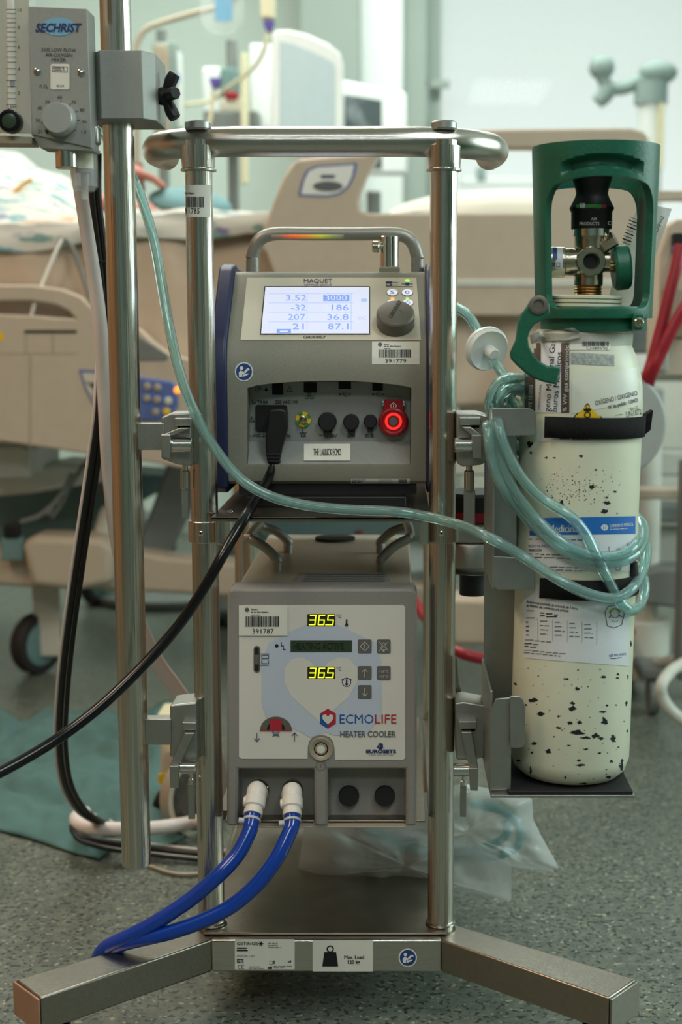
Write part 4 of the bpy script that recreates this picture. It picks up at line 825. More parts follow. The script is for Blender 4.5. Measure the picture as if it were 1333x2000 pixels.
q.fine(1034, 1081, 1165, 2, 6, 3.2, 'ink_grey', .0009, 5).fine(1034, 1096, 1064, 1, 6, 3.4, 'ink', .0009, 1).fine(1036, 1105, 1150, 2, 5.5, 3, 'ink_grey', .0009, 4)
q.line([(1189, 1068), (1226, 1062), (1226, 1090), (1200, 1090), (1190, 1078)], .9, 'ink', .0009, True).ring(1208, 1075, 3, 4, 'ink', .0009).line([(1201, 1088), (1204, 1078), (1212, 1078), (1215, 1088)], .9, 'ink', .0009).line([(1212, 1075), (1230, 1069)], .8, 'ink_blue', .0009).ring(1207, 1110, 4, 5, 'ink', .0009)
q.build('instruction_label', cyl)
q = Print(on)
q.rect(1024, 1152, 1228, 1285, 'label_white', .0005, 24, 3, 16)
q.text('Autonomía estimada de la botella de 5 litros', 1030, 1177, 5, 'ink', .0009, width=100, rot=-8, bold=.02).text('en función del contenido y la presión', 1030, 1184, 5, 'ink', .0009, width=82, rot=-8, bold=.02)
q.fine(1060, 1160, 1104, 1, 4, 4, 'ink_grey', .0009, 4).fine(1030, 1192, 1048, 1, 4, 3, 'ink_grey', .0009, 2).fine(1056, 1196, 1092, 2, 5.4, 3.4, 'ink', .0009, 5).fine(1030, 1206, 1050, 1, 4, 3, 'ink', .0009, 3)
for k in range(6): q.line([(1052, 1207 + k * 8.4), (1166, 1216 + k * 8.4)], .5, 'ink_grey', .0009)
for k in range(5): q.line([(1052 + k * 28.5, 1207 + k * 2.2), (1052 + k * 28.5, 1249 + k * 2.2)], .5, 'ink_grey', .0009)
for r_i in range(4):
    q.fine(1029, 1214 + r_i * 8.4, 1036, 1, 3, 3, 'ink', .0009)
    for k in range(4): q.fine(1056 + k * 28.5, 1212 + r_i * 8.4 + k * 2.2, 1076 + k * 28.5, 1, 3, 2.6, 'ink_grey', .0009, 1.4)
q.fine(1027, 1249, 1082, 1, 3, 2.4, 'ink_grey', .0009, 5).fine(1026, 1256, 1056, 2, 5.5, 3, 'ink', .0009, 3).fine(1025, 1269, 1130, 2, 5, 2.4, 'ink_grey', .0009, 10)
q.line([(1182, 1195), (1188, 1184), (1205, 1181), (1217, 1186), (1219, 1200), (1214, 1220), (1200, 1226), (1186, 1222)], 1.1, 'ink', .0009, True)
q.ring(1201, 1198, 8, 9, 'ink', .0009, 16).ring(1201, 1200, 10, 13, 'ink_green', .0009, 16, 20, 160).ring(1201, 1211, 5, 6, 'ink', .0009, 12, 180, 360, .5).line([(1190, 1206), (1194, 1202)], 2.4, 'ink_grey', .0009).line([(1209, 1202), (1214, 1204)], 2.4, 'ink_grey', .0009)
q.text('tell me more', 1190, 1283, 6.5, 'ink_blue', .0009, width=33, rot=7).fine(1192, 1285, 1222, 1, 3, 2, 'ink_blue', .0009, -3); q.build('duration_label', cyl)
q = Print(on)
q.rect(1026, 690, 1047, 804, 'label_brown', .0006, 4, 6).rect(1047, 668, 1097, 806, 'label_white', .0005, 10, 10).rect(1040, 670, 1058, 735, 'label_brown', .0008, 4, 6).rect(1097, 668, 1113, 806, 'label_brown', .0005, 4, 10)
q.text('V3 10/2022', 1041, 796, 7, 'label_white', .0011, width=44, rot=88).text('geno Medicinal Gas', 1075, 804, 11, 'ink', .0010, width=140, rot=85).text('buros Metálicos', 1089, 804, 11, 'ink', .0010, width=116, rot=85)
q.text('% V/V gas comprimido', 1108, 804, 8, 'label_white', .0010, width=130, rot=88); q.text('MEDICINAL', 1056, 800, 3.6, 'ink_grey', .0010, width=50, rot=86)
q.build('name_label', cyl)
q = Print(on); q.rect(1118, 740, 1262, 808, 'label_clear', .0004, 16, 4, -26)
q.poly([(1148, 787), (1184, 823), (1148, 859), (1112, 823)], 'ink', .0008).poly([(1148, 790), (1181, 823), (1148, 856), (1115, 823)], 'yellow', .0011)
q.ring(1148, 810, 4.2, 6.4, 'ink', .0014).poly([(1142, 803), (1140, 797), (1144, 799), (1146, 793), (1149, 798), (1152, 794), (1153, 799), (1156, 797), (1154, 803)], 'ink', .0014).rect(1140, 818, 1156, 820, 'ink', .0014)
q.text('OXÍGENO / OXIGÉNIO', 1164, 792, 9, 'ink', .0009, width=84, rot=14).text('Nº de pedido: 158403', 1190, 799, 7, 'ink', .0009, width=58, rot=15, bold=.01).fine(1230, 796, 1250, 2, 3, 2, 'ink_grey', .0009, -6).text('UN1072', 1224, 815, 11, 'ink', .0009, width=30, rot=12)
q.fine(1202, 810, 1224, 1, 3, 1.6, 'ink_grey', .0009, -4); q.build('hazard_label', cyl)
q = Print(on); q.rect(1050, 848, 1150, 862, 'label_white', .0004, 10, 1).rect(1094, 848, 1114, 858, 'label_brown', .0007, 3, 1); q.barcode(1118, 848, 1150, 860, off=.0008); q.build('barcode_label', cyl)
q = Print(on); q.rect(1113, 664, 1192, 684, 'sticker', .0007, 10, 2); q.barcode(1138, 666, 1190, 677, off=.0011); q.text('CH80VVJ', 1146, 683, 4.6, 'ink', .0011, width=40); q.build('barcode_sticker', cyl)
q = Print(on); q.rect(1116, 689, 1200, 711, 'scuff', .0006, 14, 6, 4); q.build('scuffed_patch', cyl)
# paint chips
rr = random.Random(3); q = Print(on)
chips = [(1036, 868, 6, 9), (1038, 884, 4, 4), (1068, 894, 4, 3), (1084, 894, 4, 2), (1136, 891, 6, 4), (1164, 917, 4, 3), (1157, 951, 8, 5), (1186, 982, 11, 6), (1186, 972, 6, 2.5), (1182, 999, 10, 6), (1098, 985, 6, 9), (1202, 960, 4, 3), (1250, 950, 2, 5), (1206, 1003, 2, 2), (1088, 983, 3, 3),
 (1130, 1308, 2, 1.5), (1107, 1326, 8, 3), (1179, 1322, 6, 4), (1208, 1317, 4, 3), (1206, 1324, 5, 2.4), (1128, 1345, 5, 5), (1008, 1336, 4, 4), (1042, 1368, 10, 6), (1028, 1377, 3, 3), (1058, 1394, 9, 5), (1119, 1373, 6, 4), (1120, 1384, 9, 6), (1186, 1378, 3, 3), (1204, 1377, 3, 2), (1178, 1390, 9, 3), (1224, 1374, 3, 6), (1092, 1399, 5, 3), (1115, 1411, 9, 5), (1133, 1411, 6, 4), (1181, 1409, 8, 11), (1092, 1421, 6, 3), (1128, 1430, 17, 6), (1145, 1441, 12, 4), (1164, 1437, 10, 7), (1175, 1442, 8, 4), (1199, 1443, 7, 10), (1045, 1452, 8, 4), (1112, 1456, 5, 2.4), (1073, 1467, 9, 6), (1040, 1470, 4, 4), (1146, 1463, 7, 2.5), (1014, 1485, 4, 4), (1132, 1485, 5, 3), (1134, 1494, 12, 4), (1172, 1471, 6, 2), (1195, 1487, 5, 3), (1215, 1494, 5, 14), (1037, 1506, 2.5, 10), (1105, 1518, 3, 4), (1233, 1257, 2, 7), (1000, 1252, 3, 3), (1146, 848, 3, 2), (1128, 779, 4, 3), (1052, 1320, 2, 2), (1173, 1307, 2, 2), (1227, 1322, 2, 6), (1226, 1428, 2, 3), (1208, 1459, 3, 1.5), (1060, 1524, 8, 2), (1085, 1529, 10, 2), (1140, 1530, 12, 2), (1190, 1518, 8, 3)]
for i, (x, y, a, b) in enumerate(chips): blob(q, x, y, a, b, 'chip', .0003, i)
for i in range(150):
    x = rr.gauss(1130, 38); y = rr.gauss(955, 17); s_ = rr.uniform(.5, 1.7)
    if 1020 < x < 1240: blob(q, x, y, s_ * 1.3, s_, 'chip', .0003, 100 + i, 5)
for i in range(70):
    x = rr.uniform(1020, 1225); y = rr.uniform(1300, 1528); s_ = rr.uniform(.6, 1.8); blob(q, x, y, s_ * 1.4, s_, 'chip', .0003, 300 + i, 5)
q.build('paint_chips', cyl, kind='stuff')
# clear shrink band round the shoulder
tb = MB(); tr = [(OR_ * .80, hS + .044), (OR_ * .80, hN + .001), (OR_ * .785, hN + .003)]
tb.lathe([(OR_ * .796, hS + .0465), (OR_ * .80, hN - .004), (OR_ * .805, hN), (OR_ * .79, hN + .002)], ob, oax, 'tape', 64).build('clear_band', cyl)
tg = Print(lambda x, y, o: on(x, y, o) or at(x, y, 1.60)); tg.P([(1035, 655), (1060, 648), (1120, 640), (1135, 650), (1136, 660), (1110, 666), (1060, 668), (1038, 672)], [[0, 1, 2, 3, 4, 5, 6, 7]], 'tape', .004); tg.build('loose_film', cyl, solid=.0008)
# neck, valve
gx = lambda py: 1153 + (py - 285) * -.0285
G0 = at(1160, 622, OY); G1 = at(1164.5, 288, OY); gax = (G1 - G0).normalized(); gL = (G1 - G0).length
NE = ob + oax * hN
for k in range(6): MB().lathe([(.0405, 0), (.0425, .001), (.0425, .0034), (.0405, .0044)], NE + oax * (.016 + k * .0046), oax, 'cyl_paint', 48).build('neck_thread', cyl)
MB().lathe([(.03, 0), (.03, .04), (.012, .042)], NE, oax, 'cyl_paint', 32).build('neck', cyl)
zc = lambda px, py, Y=OY: at(px, py, Y)
MB().lathe([(.0335, 0), (.034, .0008), (.012, .0022), (.012, 0)], zc(1148, 579), gax, 'black', 40).build('neck_washer', cyl)
va = zc(1149, 578); vb = zc(1150, 540); vv = MB()
vv.lathe([(.0150, 0)] + [(.0150 + (.0012 if k % 2 else 0), .0016 * k) for k in range(1, 11)], va, gax, 'brass', 24)
vv.lathe([(.0165, 0), (.0165, .012), (.0145, .020), (.0138, .030), (.0155, .040), (.0160, .062)], zc(1150, 557), gax, 'nickel', 28)
vc = zc(1150, 512, OY)
vv.cyl(vc, zc(1091, 512), .0155, 'nickel', 28).cyl(vc, zc(1190, 510), .0125, 'nickel', 24).ball(vc, .021, 'nickel', 20)
vv.lathe([(.0150, 0), (.0165, .010), (.0165, .024), (.0155, .026), (.0095, .0262), (.009, .020), (0, .020)], vc, (0, -1, 0), 'nickel', 36).build('valve_body', cyl)
MB().cyl(vc + Vector((0, -.0195, 0)), vc + Vector((0, -.0215, 0)), .0085, 'dark_gap', 20).build('outlet_bore', cyl)
MB().cyl(vc + Vector((.005, -.006, .012)), vc + Vector((.028, -.014, .026)), .009, 'nickel', 6).build('safety_nut', cyl)
a = zc(1104, 512); b = zc(1072, 512); g = MB().cyl(a, b, .0172, 'nickel', 36, ch=.001).build('contents_gauge', cyl)
tmpg = MB().cyl(a, b, .0172, 'nickel', 48); q = Print(onto(tmpg)); q.rect(1072, 484, 1100, 525, 'label_white', .0004, 2, 8).rect(1080, 484, 1089, 507, 'sign_blue', .0007, 1, 5).rect(1072, 507, 1100, 508.4, 'ink_grey', .0007).fine(1073, 488, 1079, 4, 4, 2).line([(1079, 513), (1085, 521)], 1, 'ink', .0008).line([(1085, 513), (1079, 521)], 1, 'ink', .0008).line([(1088, 513), (1094, 513), (1094, 521), (1088, 521)], .8, 'ink', .0008, True); q.build('gauge_label', g)
zc2 = lambda py: zc(1152 + (540 - py) * .045, py)
MB().lathe([(.0185, 0), (.0185, .016), (.0190, .017)], zc2(485), gax, 'nickel', 36).lathe([(.0212, 0), (.0212, .010)], zc2(462), gax, 'chrome', 36).build('valve_collar', cyl)
b0 = zc2(448); vk = MB().lathe([(.0228, 0), (.0232, .002), (.0232, .019), (.0250, .022), (.0252, .024), (.0200, .034), (.0180, .040), (.0192, .046), (.0235, .060), (.0258, .068), (.0250, .0705), (0, .0705)], b0, gax, 'black', 48).build('flow_selector', cyl)
tk = MB().lathe([(.0232, 0), (.0232, .021), (.0250, .022), (.0252, .024), (.0200, .034)], b0, gax, 'black', 64); q = Print(onto(tk))
q.text('AIR', 1155, 430, 5, 'ink_light', .0005, width=12, bold=.02).text('PRODUCTS', 1133, 440, 6, 'ink_light', .0005, width=38, bold=.02).text('O', 1187, 440, 8, 'ink_light', .0005, bold=.02)
q.rect(1126, 399, 1176, 410, 'earth_green', .0005, 8, 2).rect(1177, 399, 1184, 410, 'ink_red', .0005, 3, 2).rect(1134, 398, 1144, 409, 'label_white', .0009, 2, 2).text('1', 1137, 408, 8, 'ink', .0013, bold=.03); q.build('selector_print', vk)
hw = MB().cyl(zc(1190, 521), zc(1203, 521), .006, 'brass', 16).cyl(zc(1198, 524), zc(1230, 521), .0255, 'guard_green', 32, ch=.003).build('hand_wheel', cyl)
# green guard: a shell with a wide window in front and behind
def guard():
    nt = 144; hw_ = R(60); gl = gL; rows = []
    mb = MB(); lo_n, mid_n, hi_n = 3, 6, 24
    def rad(h): return .0665 + .0055 * (h / gl)
    def lohi(t):
        t = (t + math.pi / 2) % math.pi - math.pi / 2 if False else t
        d0 = min(abs(((t + math.pi) % (2 * math.pi)) - math.pi), abs(math.pi - abs(((t + math.pi) % (2 * math.pi)) - math.pi)))
        x = d0 / hw_
        if x >= 1: return None
        e = 1 - (1 - min(1, max(0, (x - .72) / .28)) ** 2) ** .5
        arch = (x ** 2.4)
        return gl * (.055 + .09 * e), gl * (.80 - .07 * arch - .13 * e)
    def col(t):
        L = lohi(t); lo, hi = L if L else (gl * .145, gl * .58); pts = []
        for k in range(lo_n + 1): pts.append(lo * k / lo_n)
        for k in range(1, mid_n + 1): pts.append(lo + (hi - lo) * k / mid_n)
        for k in range(1, hi_n + 1): pts.append(hi + (gl - hi) * k / hi_n)
        return pts
    ax = gax; a_ = (Vector((0, -1, 0)) - ax * ax.dot(Vector((0, -1, 0)))).normalized(); b_ = ax.cross(a_); vs = []; fs = []; n = lo_n + mid_n + hi_n + 1
    edge = [k * 2 * math.pi / nt for k in range(nt)] + [s_ * hw_ * .9999 + o_ for s_ in (-1, 1) for o_ in (0, math.pi)] + [s_ * hw_ * .97 + o_ for s_ in (-1, 1) for o_ in (0, math.pi)]
    ts = sorted(x % (2 * math.pi) for x in edge)
    for t in ts:
        for h in col(t):
            r = rad(h)
            if h > gl * .80:
                d0 = abs(((t + math.pi) % (2 * math.pi)) - math.pi)
                kx = d0 / R(40); yc = .888 - .045 * kx * kx; s2 = abs(h / gl - yc) / .036
                if kx < 1 and s2 < 1: r -= .011 * (1 - s2 ** 4) * min(1, (1 - kx) * 6)
            vs.append(G0 + ax * h + (a_ * math.cos(t) + b_ * math.sin(t)) * r)
    m = len(ts)
    for i in range(m):
        j = (i + 1) % m; tm = (ts[i] + ((ts[j] - ts[i]) % (2 * math.pi)) / 2)
        inside = lohi(tm) is not None
        for k in range(n - 1):
            if inside and lo_n <= k < lo_n + mid_n: continue
            fs.append((i * n + k, j * n + k, j * n + k + 1, i * n + k + 1))
    mb.add(vs, fs, 'guard_green'); return mb
gd = guard().build('valve_guard', cyl, solid=.0085, bevel=.0018)
MB().lathe([(.0555, -.014), (.0600, -.014), (.0605, -.012), (.0605, .010), (.0595, .013), (.052, .013), (.0555, .008)], G0, gax, 'guard_green', 64).build('guard_collar', cyl)
C4 = lambda pts: crop(880, 260, 2.943, pts)
hk = MB().pprism(C4([(470, 950), (440, 1000), (405, 1048), (390, 1100), (378, 1190), (345, 1262), (352, 1300), (385, 1335), (430, 1375), (480, 1410), (540, 1432), (600, 1444), (612, 1440), (636, 1352), (628, 1344), (560, 1338), (515, 1312), (480, 1275), (455, 1225), (448, 1180), (458, 1140), (485, 1100), (540, 1070), (575, 1040), (572, 985), (545, 955), (505, 942)]), 1.572, .013, 'guard_green').build('hanging_hook', cyl, bevel=.0025)
for x, y in ((508 / 2.943 + 880, 988 / 2.943 + 260),):
    c = at(x, y, 1.572); MB().lathe([(.0105, 0), (.0105, .0015), (.0085, .0025), (.006, .0025), (.0055, .0005), (0, .0005)], c, (0, -1, 0), 'knob_grey', 24).build('hinge_bolt', hk)
MB().pprism([(1238, 612), (1258, 612), (1259, 618), (1257, 643), (1240, 645), (1236, 640)], 1.595, .03, 'guard_green').build('guard_lug', cyl, bevel=.002)
c = at(1249, 630, 1.595); MB().lathe([(.0055, 0), (.0055, .001), (.0042, .002), (.0028, .002), (.0025, .0005), (0, .0005)], c, (0, -1, 0), 'nickel', 20).build('lug_bolt', cyl)
# card tag hanging behind
tgp = [(1246, 398), (1313, 408), (1268, 530), (1236, 640), (1190, 620)]
q = MB().pprism([(1250, 396), (1313, 408), (1262, 555), (1204, 640), (1185, 600), (1215, 480)], 1.738, .0008, 'tape').build('card_tag', cyl)
q2 = Print(vplane(1.738)); q2.text('Producto : O2', 1291, 422, 8, 'ink', .0005, width=60, rot=-110).text('Fecha', 1278, 418, 7, 'ink', .0005, width=26, rot=-110)
for k in range(14): q2.line([(1232 - k * 2.1, 424 + k * 6), (1248 - k * 2.1, 430 + k * 6)], (1, 2, 1.4, 2.6)[k % 4], 'ink', .0005)
q2.build('tag_print', q)
# ================================================================ cylinder bracket
br = thing('cylinder_bracket', 'grey steel bracket with black straps holding the oxygen cylinder to the cart', 'bracket', tuple(at(985, 1480, 1.70)))
up = [(962, 797), (1035, 797), (1045, 803), (1048, 812), (1046, 850), (962, 853)]
MB().pprism(up, 1.604, .003, 'alu').build('upper_wing', br, bevel=.0008)
MB().pprism([(964, 1086), (1046, 1092), (1046, 1152), (972, 1152), (965, 1146)], 1.604, .003, 'alu').build('lower_wing', br, bevel=.0008)
MB().pprism([(960, 850), (966, 838), (1010, 838), (1010, 1100), (962, 1100)], 1.640, .003, 'alu').build('back_strip', br, bevel=.0006)
A = at(961, 1100, 1.607); B = at(962, 815, 1.607); MB().box(A.x, A.x + .003, 1.604, 1.76, at(960, 1148, 1.607).z, B.z, 'alu').build('side_plate', br, bevel=.0008)
zb0 = pz(1546, 1.60)
MB().pprism([(957, 1395), (969, 1365), (999, 1362), (999, 1542), (957, 1544)], 1.596, .003, 'alu').build('lower_channel', br, bevel=.001)
A = at(957, 1400, 1.60); MB().box(A.x, A.x + .003, 1.599, 1.76, zb0, pz(1340, 1.62), 'alu').build('channel_side', br, bevel=.0008)
MB().pprism([(997, 1359), (1016, 1360), (1024, 1367), (1027, 1380), (1027, 1452), (1022, 1460), (1010, 1462), (997, 1460)], 1.5885, .003, 'alu').build('front_tab', br, bevel=.001)
x0 = at(958, 1544, 1.596).x; x1 = at(1239, 1530, 1.596).x; zf = (ob - oax * .004).z
MB().box(x0, x1, 1.587, 1.74, zf - .0085, zf - .005, 'alu').build('foot_plate', br, bevel=.0008)
MB().box(x0 + .02, x1 - .002, 1.589, 1.735, zf - .0049, zf - .0008, 'rubber').build('foot_mat', br, bevel=.0008)
xr_ = at(1236, 1500, 1.66).x; MB().box(x1 - .004, x1 - .001, 1.66, 1.72, zf - .005, pz(1355, 1.7), 'knob_grey').build('end_lip', br, bevel=.0008)
MB().box(x0, x0 + .06, 1.737, 1.74, zf - .005, pz(800, 1.74), 'alu').build('back_rail', br, bevel=.0008)
def strap(y0, y1, tail):
    mb = MB(); h0, h1 = oc((y0)), oc((y1)); r = OR_ + .0022
    a_ = (Vector((1, 0, 0)) - oax * oax.x).normalized(); b_ = oax.cross(a_); n = 48; t0, t1 = R(-128), R(150)
    vs = []; fs = []
    for k in range(n + 1):
        t = t0 + (t1 - t0) * k / n
        rr_ = r + (.006 if k == 0 else 0)
        for hh in (h0, h1): vs.append(ob + oax * hh + (a_ * math.cos(t) + b_ * math.sin(t)) * rr_)
    for k in range(n): fs.append((2 * k, 2 * k + 2, 2 * k + 3, 2 * k + 1))
    mb.add(vs, fs, 'strap'); o = mb.build('strap', br, solid=.0018)
    if tail: MB().prism([at(*p, 1.655) for p in ((1262, y0 + 2), (1277, y0 - 7), (1272, y1 - 8), (1262, y1))], (0, .02, 0), 'strap').build('strap_tail', o, bevel=.0008)
    else: MB().cyl(at(1232, 1096, 1.625), at(1236, 1128, 1.625), .008, 'rubber', 20, ch=.002).build('strap_buckle', o)
strap(808, 848, True); strap(1112, 1150, False)
# ================================================================ breathing tube, its filter and the coil
def yc(px, py, gap=.0105):
    h_ = oc(py); P_ = ob + oax * h_; r = OR_ + gap; d = (px - CX) * OY / .995 / F - P_.x
    return OY - math.sqrt(max(r * r - d * d, .0001))
ot_ = thing('oxygen_tubing', 'long clear teal oxygen tube draped from the tall pole across to the cylinder', 'tubing', tuple(at(600, 985, 1.70)))
pts = [(196, 250, 1.78), (215, 280, 1.79), (240, 320, 1.785), (264, 356, 1.775), (287, 420, 1.76), (304, 485, 1.745), (318, 565, 1.73), (333, 650, 1.715), (352, 730, 1.705), (380, 805, 1.70), (420, 876, 1.695), (470, 935, 1.69), (530, 970, 1.69), (605, 988, 1.69), (690, 996, 1.69), (770, 999, 1.69), (835, 1009, 1.69), (900, 1026, 1.665), (945, 1045, 1.602), (990, 1068, 1.592)]
fr_ = [(1030, 1092), (1095, 1134), (1150, 1160), (1200, 1169), (1235, 1150)]
pts += [(x, y, min(1.592, yc(x, y, .020))) for x, y in fr_] + [(1258, 1110, 1.66), (1263, 1065, 1.70), (1245, 1030, 1.74), (1180, 1000, 1.752), (1090, 960, 1.752), (1010, 900, 1.735), (975, 850, 1.69), (962, 810, 1.64), (958, 780, 1.615), (975, 748, 1.605), (1005, 738, 1.62), (1060, 745, 1.75), (1120, 800, 1.755), (1060, 860, 1.755), (990, 840, 1.70), (955, 830, 1.62)]
pts += [(955, 850, 1.60), (962, 900, 1.598), (985, 955, 1.596)] + [(x, y, yc(x, y)) for x, y in ((1030, 1012), (1085, 1062), (1145, 1092), (1200, 1099), (1240, 1084))] + [(1258, 1052, 1.66), (1250, 1015, 1.71), (1190, 980, 1.752), (1090, 930, 1.752), (1010, 870, 1.73), (982, 820, 1.66), (975, 785, 1.612), (990, 762, 1.612), (1010, 758, 1.63), (1060, 770, 1.75), (1100, 800, 1.755), (1040, 820, 1.75), (985, 800, 1.66)]
pts += [(975, 830, 1.60), (990, 880, 1.592), (1022, 935, 1.588)] + [(x, y, yc(x, y, .012)) for x, y in ((1062, 975), (1110, 1005), (1143, 1040), (1165, 1085), (1190, 1135), (1212, 1175), (1234, 1192))]
pts += [(1254, 1176, 1.665), (1258, 1130, 1.70), (1220, 1080, 1.752), (1100, 960, 1.755), (1040, 860, 1.75), (1004, 800, 1.67), (998, 772, 1.63), (1012, 762, 1.64), (1060, 790, 1.755), (1030, 800, 1.75), (990, 776, 1.66), (968, 792, 1.622), (966, 840, 1.604), (978, 900, 1.598), (1004, 955, 1.594)] + [(x, y, yc(x, y, .013)) for x, y in ((1046, 1010), (1098, 1058), (1150, 1084), (1205, 1086), (1240, 1068))] + [(1252, 1040, 1.67), (1240, 1010, 1.72), (1180, 985, 1.755)]
MB().tube([at(*p) for p in pts], .0062, 'tube', 14, 4, .6).build('tube', ot_)
p2 = [(868, 588, 1.80), (892, 600, 1.79), (915, 616, 1.77), (930, 640, 1.755), (940, 664, 1.745)]; fc = at(951, 681, 1.735)
MB().tube([at(*p) for p in p2], .0062, 'tube', 14, 5, .6).build('tube', ot_)
p3 = [(958, 694, 1.728), (970, 712, 1.715), (985, 733, 1.70), (1005, 752, 1.70), (1040, 770, 1.75), (1080, 790, 1.756)]
MB().tube([at(*p) for p in p3], .0062, 'tube', 14, 5, .6).build('tube', ot_)
fa = (Vector((.16, -.50, -.42))).normalized(); fs_ = (at(958, 694, 1.728) - at(940, 664, 1.745)).normalized(); fa = Vector((.34, -.82, -.30)).normalized()
MB().lathe([(0, -.008), (.0235, -.008), (.0255, -.0065), (.0262, -.003), (.0275, -.002), (.0275, .002), (.0262, .003), (.0255, .0065), (.0245, .008), (.0225, .0068), (0, .0068)], fc, fa, 'filter', 48).lathe([(.0075, .006), (.0075, .022), (.0065, .024)], fc, fa, 'filter', 20).lathe([(.0075, .006), (.0075, .018)], fc, -fa, 'filter', 20).build('filter_disc', ot_, label='round white bacterial filter')
# ================================================================ on the lower plate and the floor
bag = thing('plastic_bag', 'clear plastic bag of teal tubing slumped on the cart base plate behind the right post', 'bag', tuple(atz(760, 1730, .12)))
def film(name, outline, y0, y1, m, amp, seed, kind=None):
    # a crumpled closed film: outline in the photograph, front and back sheets at two depths
    n = 26; c = (sum(p[0] for p in outline) / len(outline), sum(p[1] for p in outline) / len(outline)); ol = []
    for (a, b) in zip(outline, outline[1:] + outline[:1]):
        for k in range(4): t = k / 4; ol.append((a[0] + (b[0] - a[0]) * t, a[1] + (b[1] - a[1]) * t))
    mb = MB(); rings = 7; ym = (y0 + y1) / 2
    for sgn, Y in ((-1, y0), (1, y1)):
        vs = [at(*c, Y)]; fs = []; N = len(ol)
        for r in range(1, rings + 1):
            f = r / rings
            for i, (x, y) in enumerate(ol):
                px, py = c[0] + (x - c[0]) * f, c[1] + (y - c[1]) * f; d = ym + (Y - ym) * (1 - f ** 3) ** .5 if f < 1 else ym
                nz = noise.noise(Vector((px * .03, py * .03, seed + sgn))) * amp * (1 - f ** 4) + noise.noise(Vector((px * .09, py * .06, seed + sgn))) * amp * .3
                vs.append(at(px, py, d + nz))
        fs += [(0, 1 + i, 1 + (i + 1) % N) for i in range(N)]
        for r in range(rings - 1): fs += [(1 + r * N + i, 1 + (r + 1) * N + i, 1 + (r + 1) * N + (i + 1) % N, 1 + r * N + (i + 1) % N) for i in range(N)]
        mb.add(vs, fs, m)
    mb.soft = True; return mb.build(name, bag, sub=1)
film('bag_lower', [(598, 1600), (680, 1612), (800, 1622), (905, 1640), (985, 1660), (1000, 1690), (1000, 1764), (960, 1752), (900, 1738), (840, 1740), (760, 1732), (680, 1726), (620, 1718), (580, 1716), (588, 1660)], 1.90, 1.97, 'bag_film', .03, 1)
film('bag_upper', [(690, 1604), (780, 1560), (905, 1530), (985, 1545), (1040, 1556), (1042, 1600), (1062, 1640), (1096, 1700), (1040, 1698), (980, 1690), (900, 1690), (820, 1672), (740, 1660), (690, 1640)], 1.90, 1.97, 'bag_film', .03, 5)
MB().tube([at(*p) for p in ((700, 1598, 1.94), (730, 1630, 1.94), (790, 1655, 1.945), (860, 1672, 1.94), (930, 1676, 1.935), (985, 1668, 1.93), (1015, 1645, 1.93), (1008, 1605, 1.935), (970, 1580, 1.945), (920, 1572, 1.95))], .0062, 'tube_bag', 12, 5).tube([at(*p) for p in ((715, 1604, 1.955), (750, 1630, 1.955), (810, 1652, 1.955), (880, 1662, 1.95), (950, 1655, 1.945), (990, 1630, 1.945), (985, 1600, 1.95))], .0062, 'tube_bag', 12, 5).build('coiled_tubing', bag)
q = Print(vplane(1.925)); q.poly([(712, 1662), (792, 1668), (788, 1728), (708, 1724)], 'paper', .0005)
for k in range(6): q.text(random.choice(('P', 'R', 'K', 'M')), 716, 1672 + k * 9, 5, 'ink_grey', .0009)
q.fine(728, 1668, 745, 6, 9, 4).fine(756, 1672, 785, 4, 7, 3).build('product_label', bag)
# white gas hose and the striped cables of the mixer
wh = thing('gas_hose', 'thick white ribbed gas hose running behind the pole down to the floor', 'hose', tuple(atz(150, 1640, 0)))
hp_ = [(150, 330, 1.76), (160, 390, 1.765), (171, 460, 1.77), (185, 550, 1.775), (196, 640, 1.78), (203, 740, 1.80), (208, 840, 1.82), (214, 930, 1.85), (230, 1060, 1.89), (262, 1190, 1.94), (300, 1282, 1.98), (336, 1334, 2.0), (374, 1390, 2.02), (418, 1470, 2.06), (435, 1540, 2.14), (420, 1594, 2.26)]
hz = lambda x, y, z: atz(x, y, z)
P_ = [at(*p) for p in hp_] + [hz(384, 1604, .03), hz(330, 1614, .04), hz(270, 1619, .05), hz(210, 1619, .055), hz(168, 1616, .055), hz(150, 1606, .055), hz(152, 1594, .055), hz(172, 1588, .055)]
MB().tube(P_, [.0082, .0084, .0086, .0088, .0090, .0092, .0094, .0096, .0100, .0106, .0110, .0112, .0112, .0112, .0114, .0116] + [.0118] * 8, 'white_hose', 16, 5).build('hose_tube', wh)
cb = thing('cable_bundle', 'black cable striped with pale thin lines hanging left of the tall pole', 'cable', tuple(atz(140, 1640, 0)))
def bund(dx, dz, r, m, name):
    pts = [(182, 300, 1.83), (182, 385, 1.83), (189, 450, 1.83), (197, 520, 1.83), (203, 590, 1.83), (202, 660, 1.83), (197, 740, 1.83), (193, 810, 1.83), (184, 880, 1.84), (168, 990, 1.855), (150, 1110, 1.88), (132, 1240, 1.92), (121, 1350, 1.97), (117, 1450, 2.03), (128, 1530, 2.10), (155, 1580, 2.18), (188, 1604, 2.26)]
    P2 = [at(x + dx, y, Y) for x, y, Y in pts] + [hz(212 + dx, 1612, .03 + dz), hz(222, 1618 + dx, .02), hz(196, 1604 + dx, .02), hz(160, 1600 + dx, .03), hz(141 + dx * .3, 1612, .05), hz(150, 1632 + dx * .5, .045), hz(190, 1645 + dx * .8, .035), hz(240, 1652 + dx, .025), hz(300, 1659 + dx, .012), hz(385, 1668 + dx, .008), hz(470, 1672 + dx, .008)]
    return MB().tube(P2, r, m, 10, 5).build(name, cb)
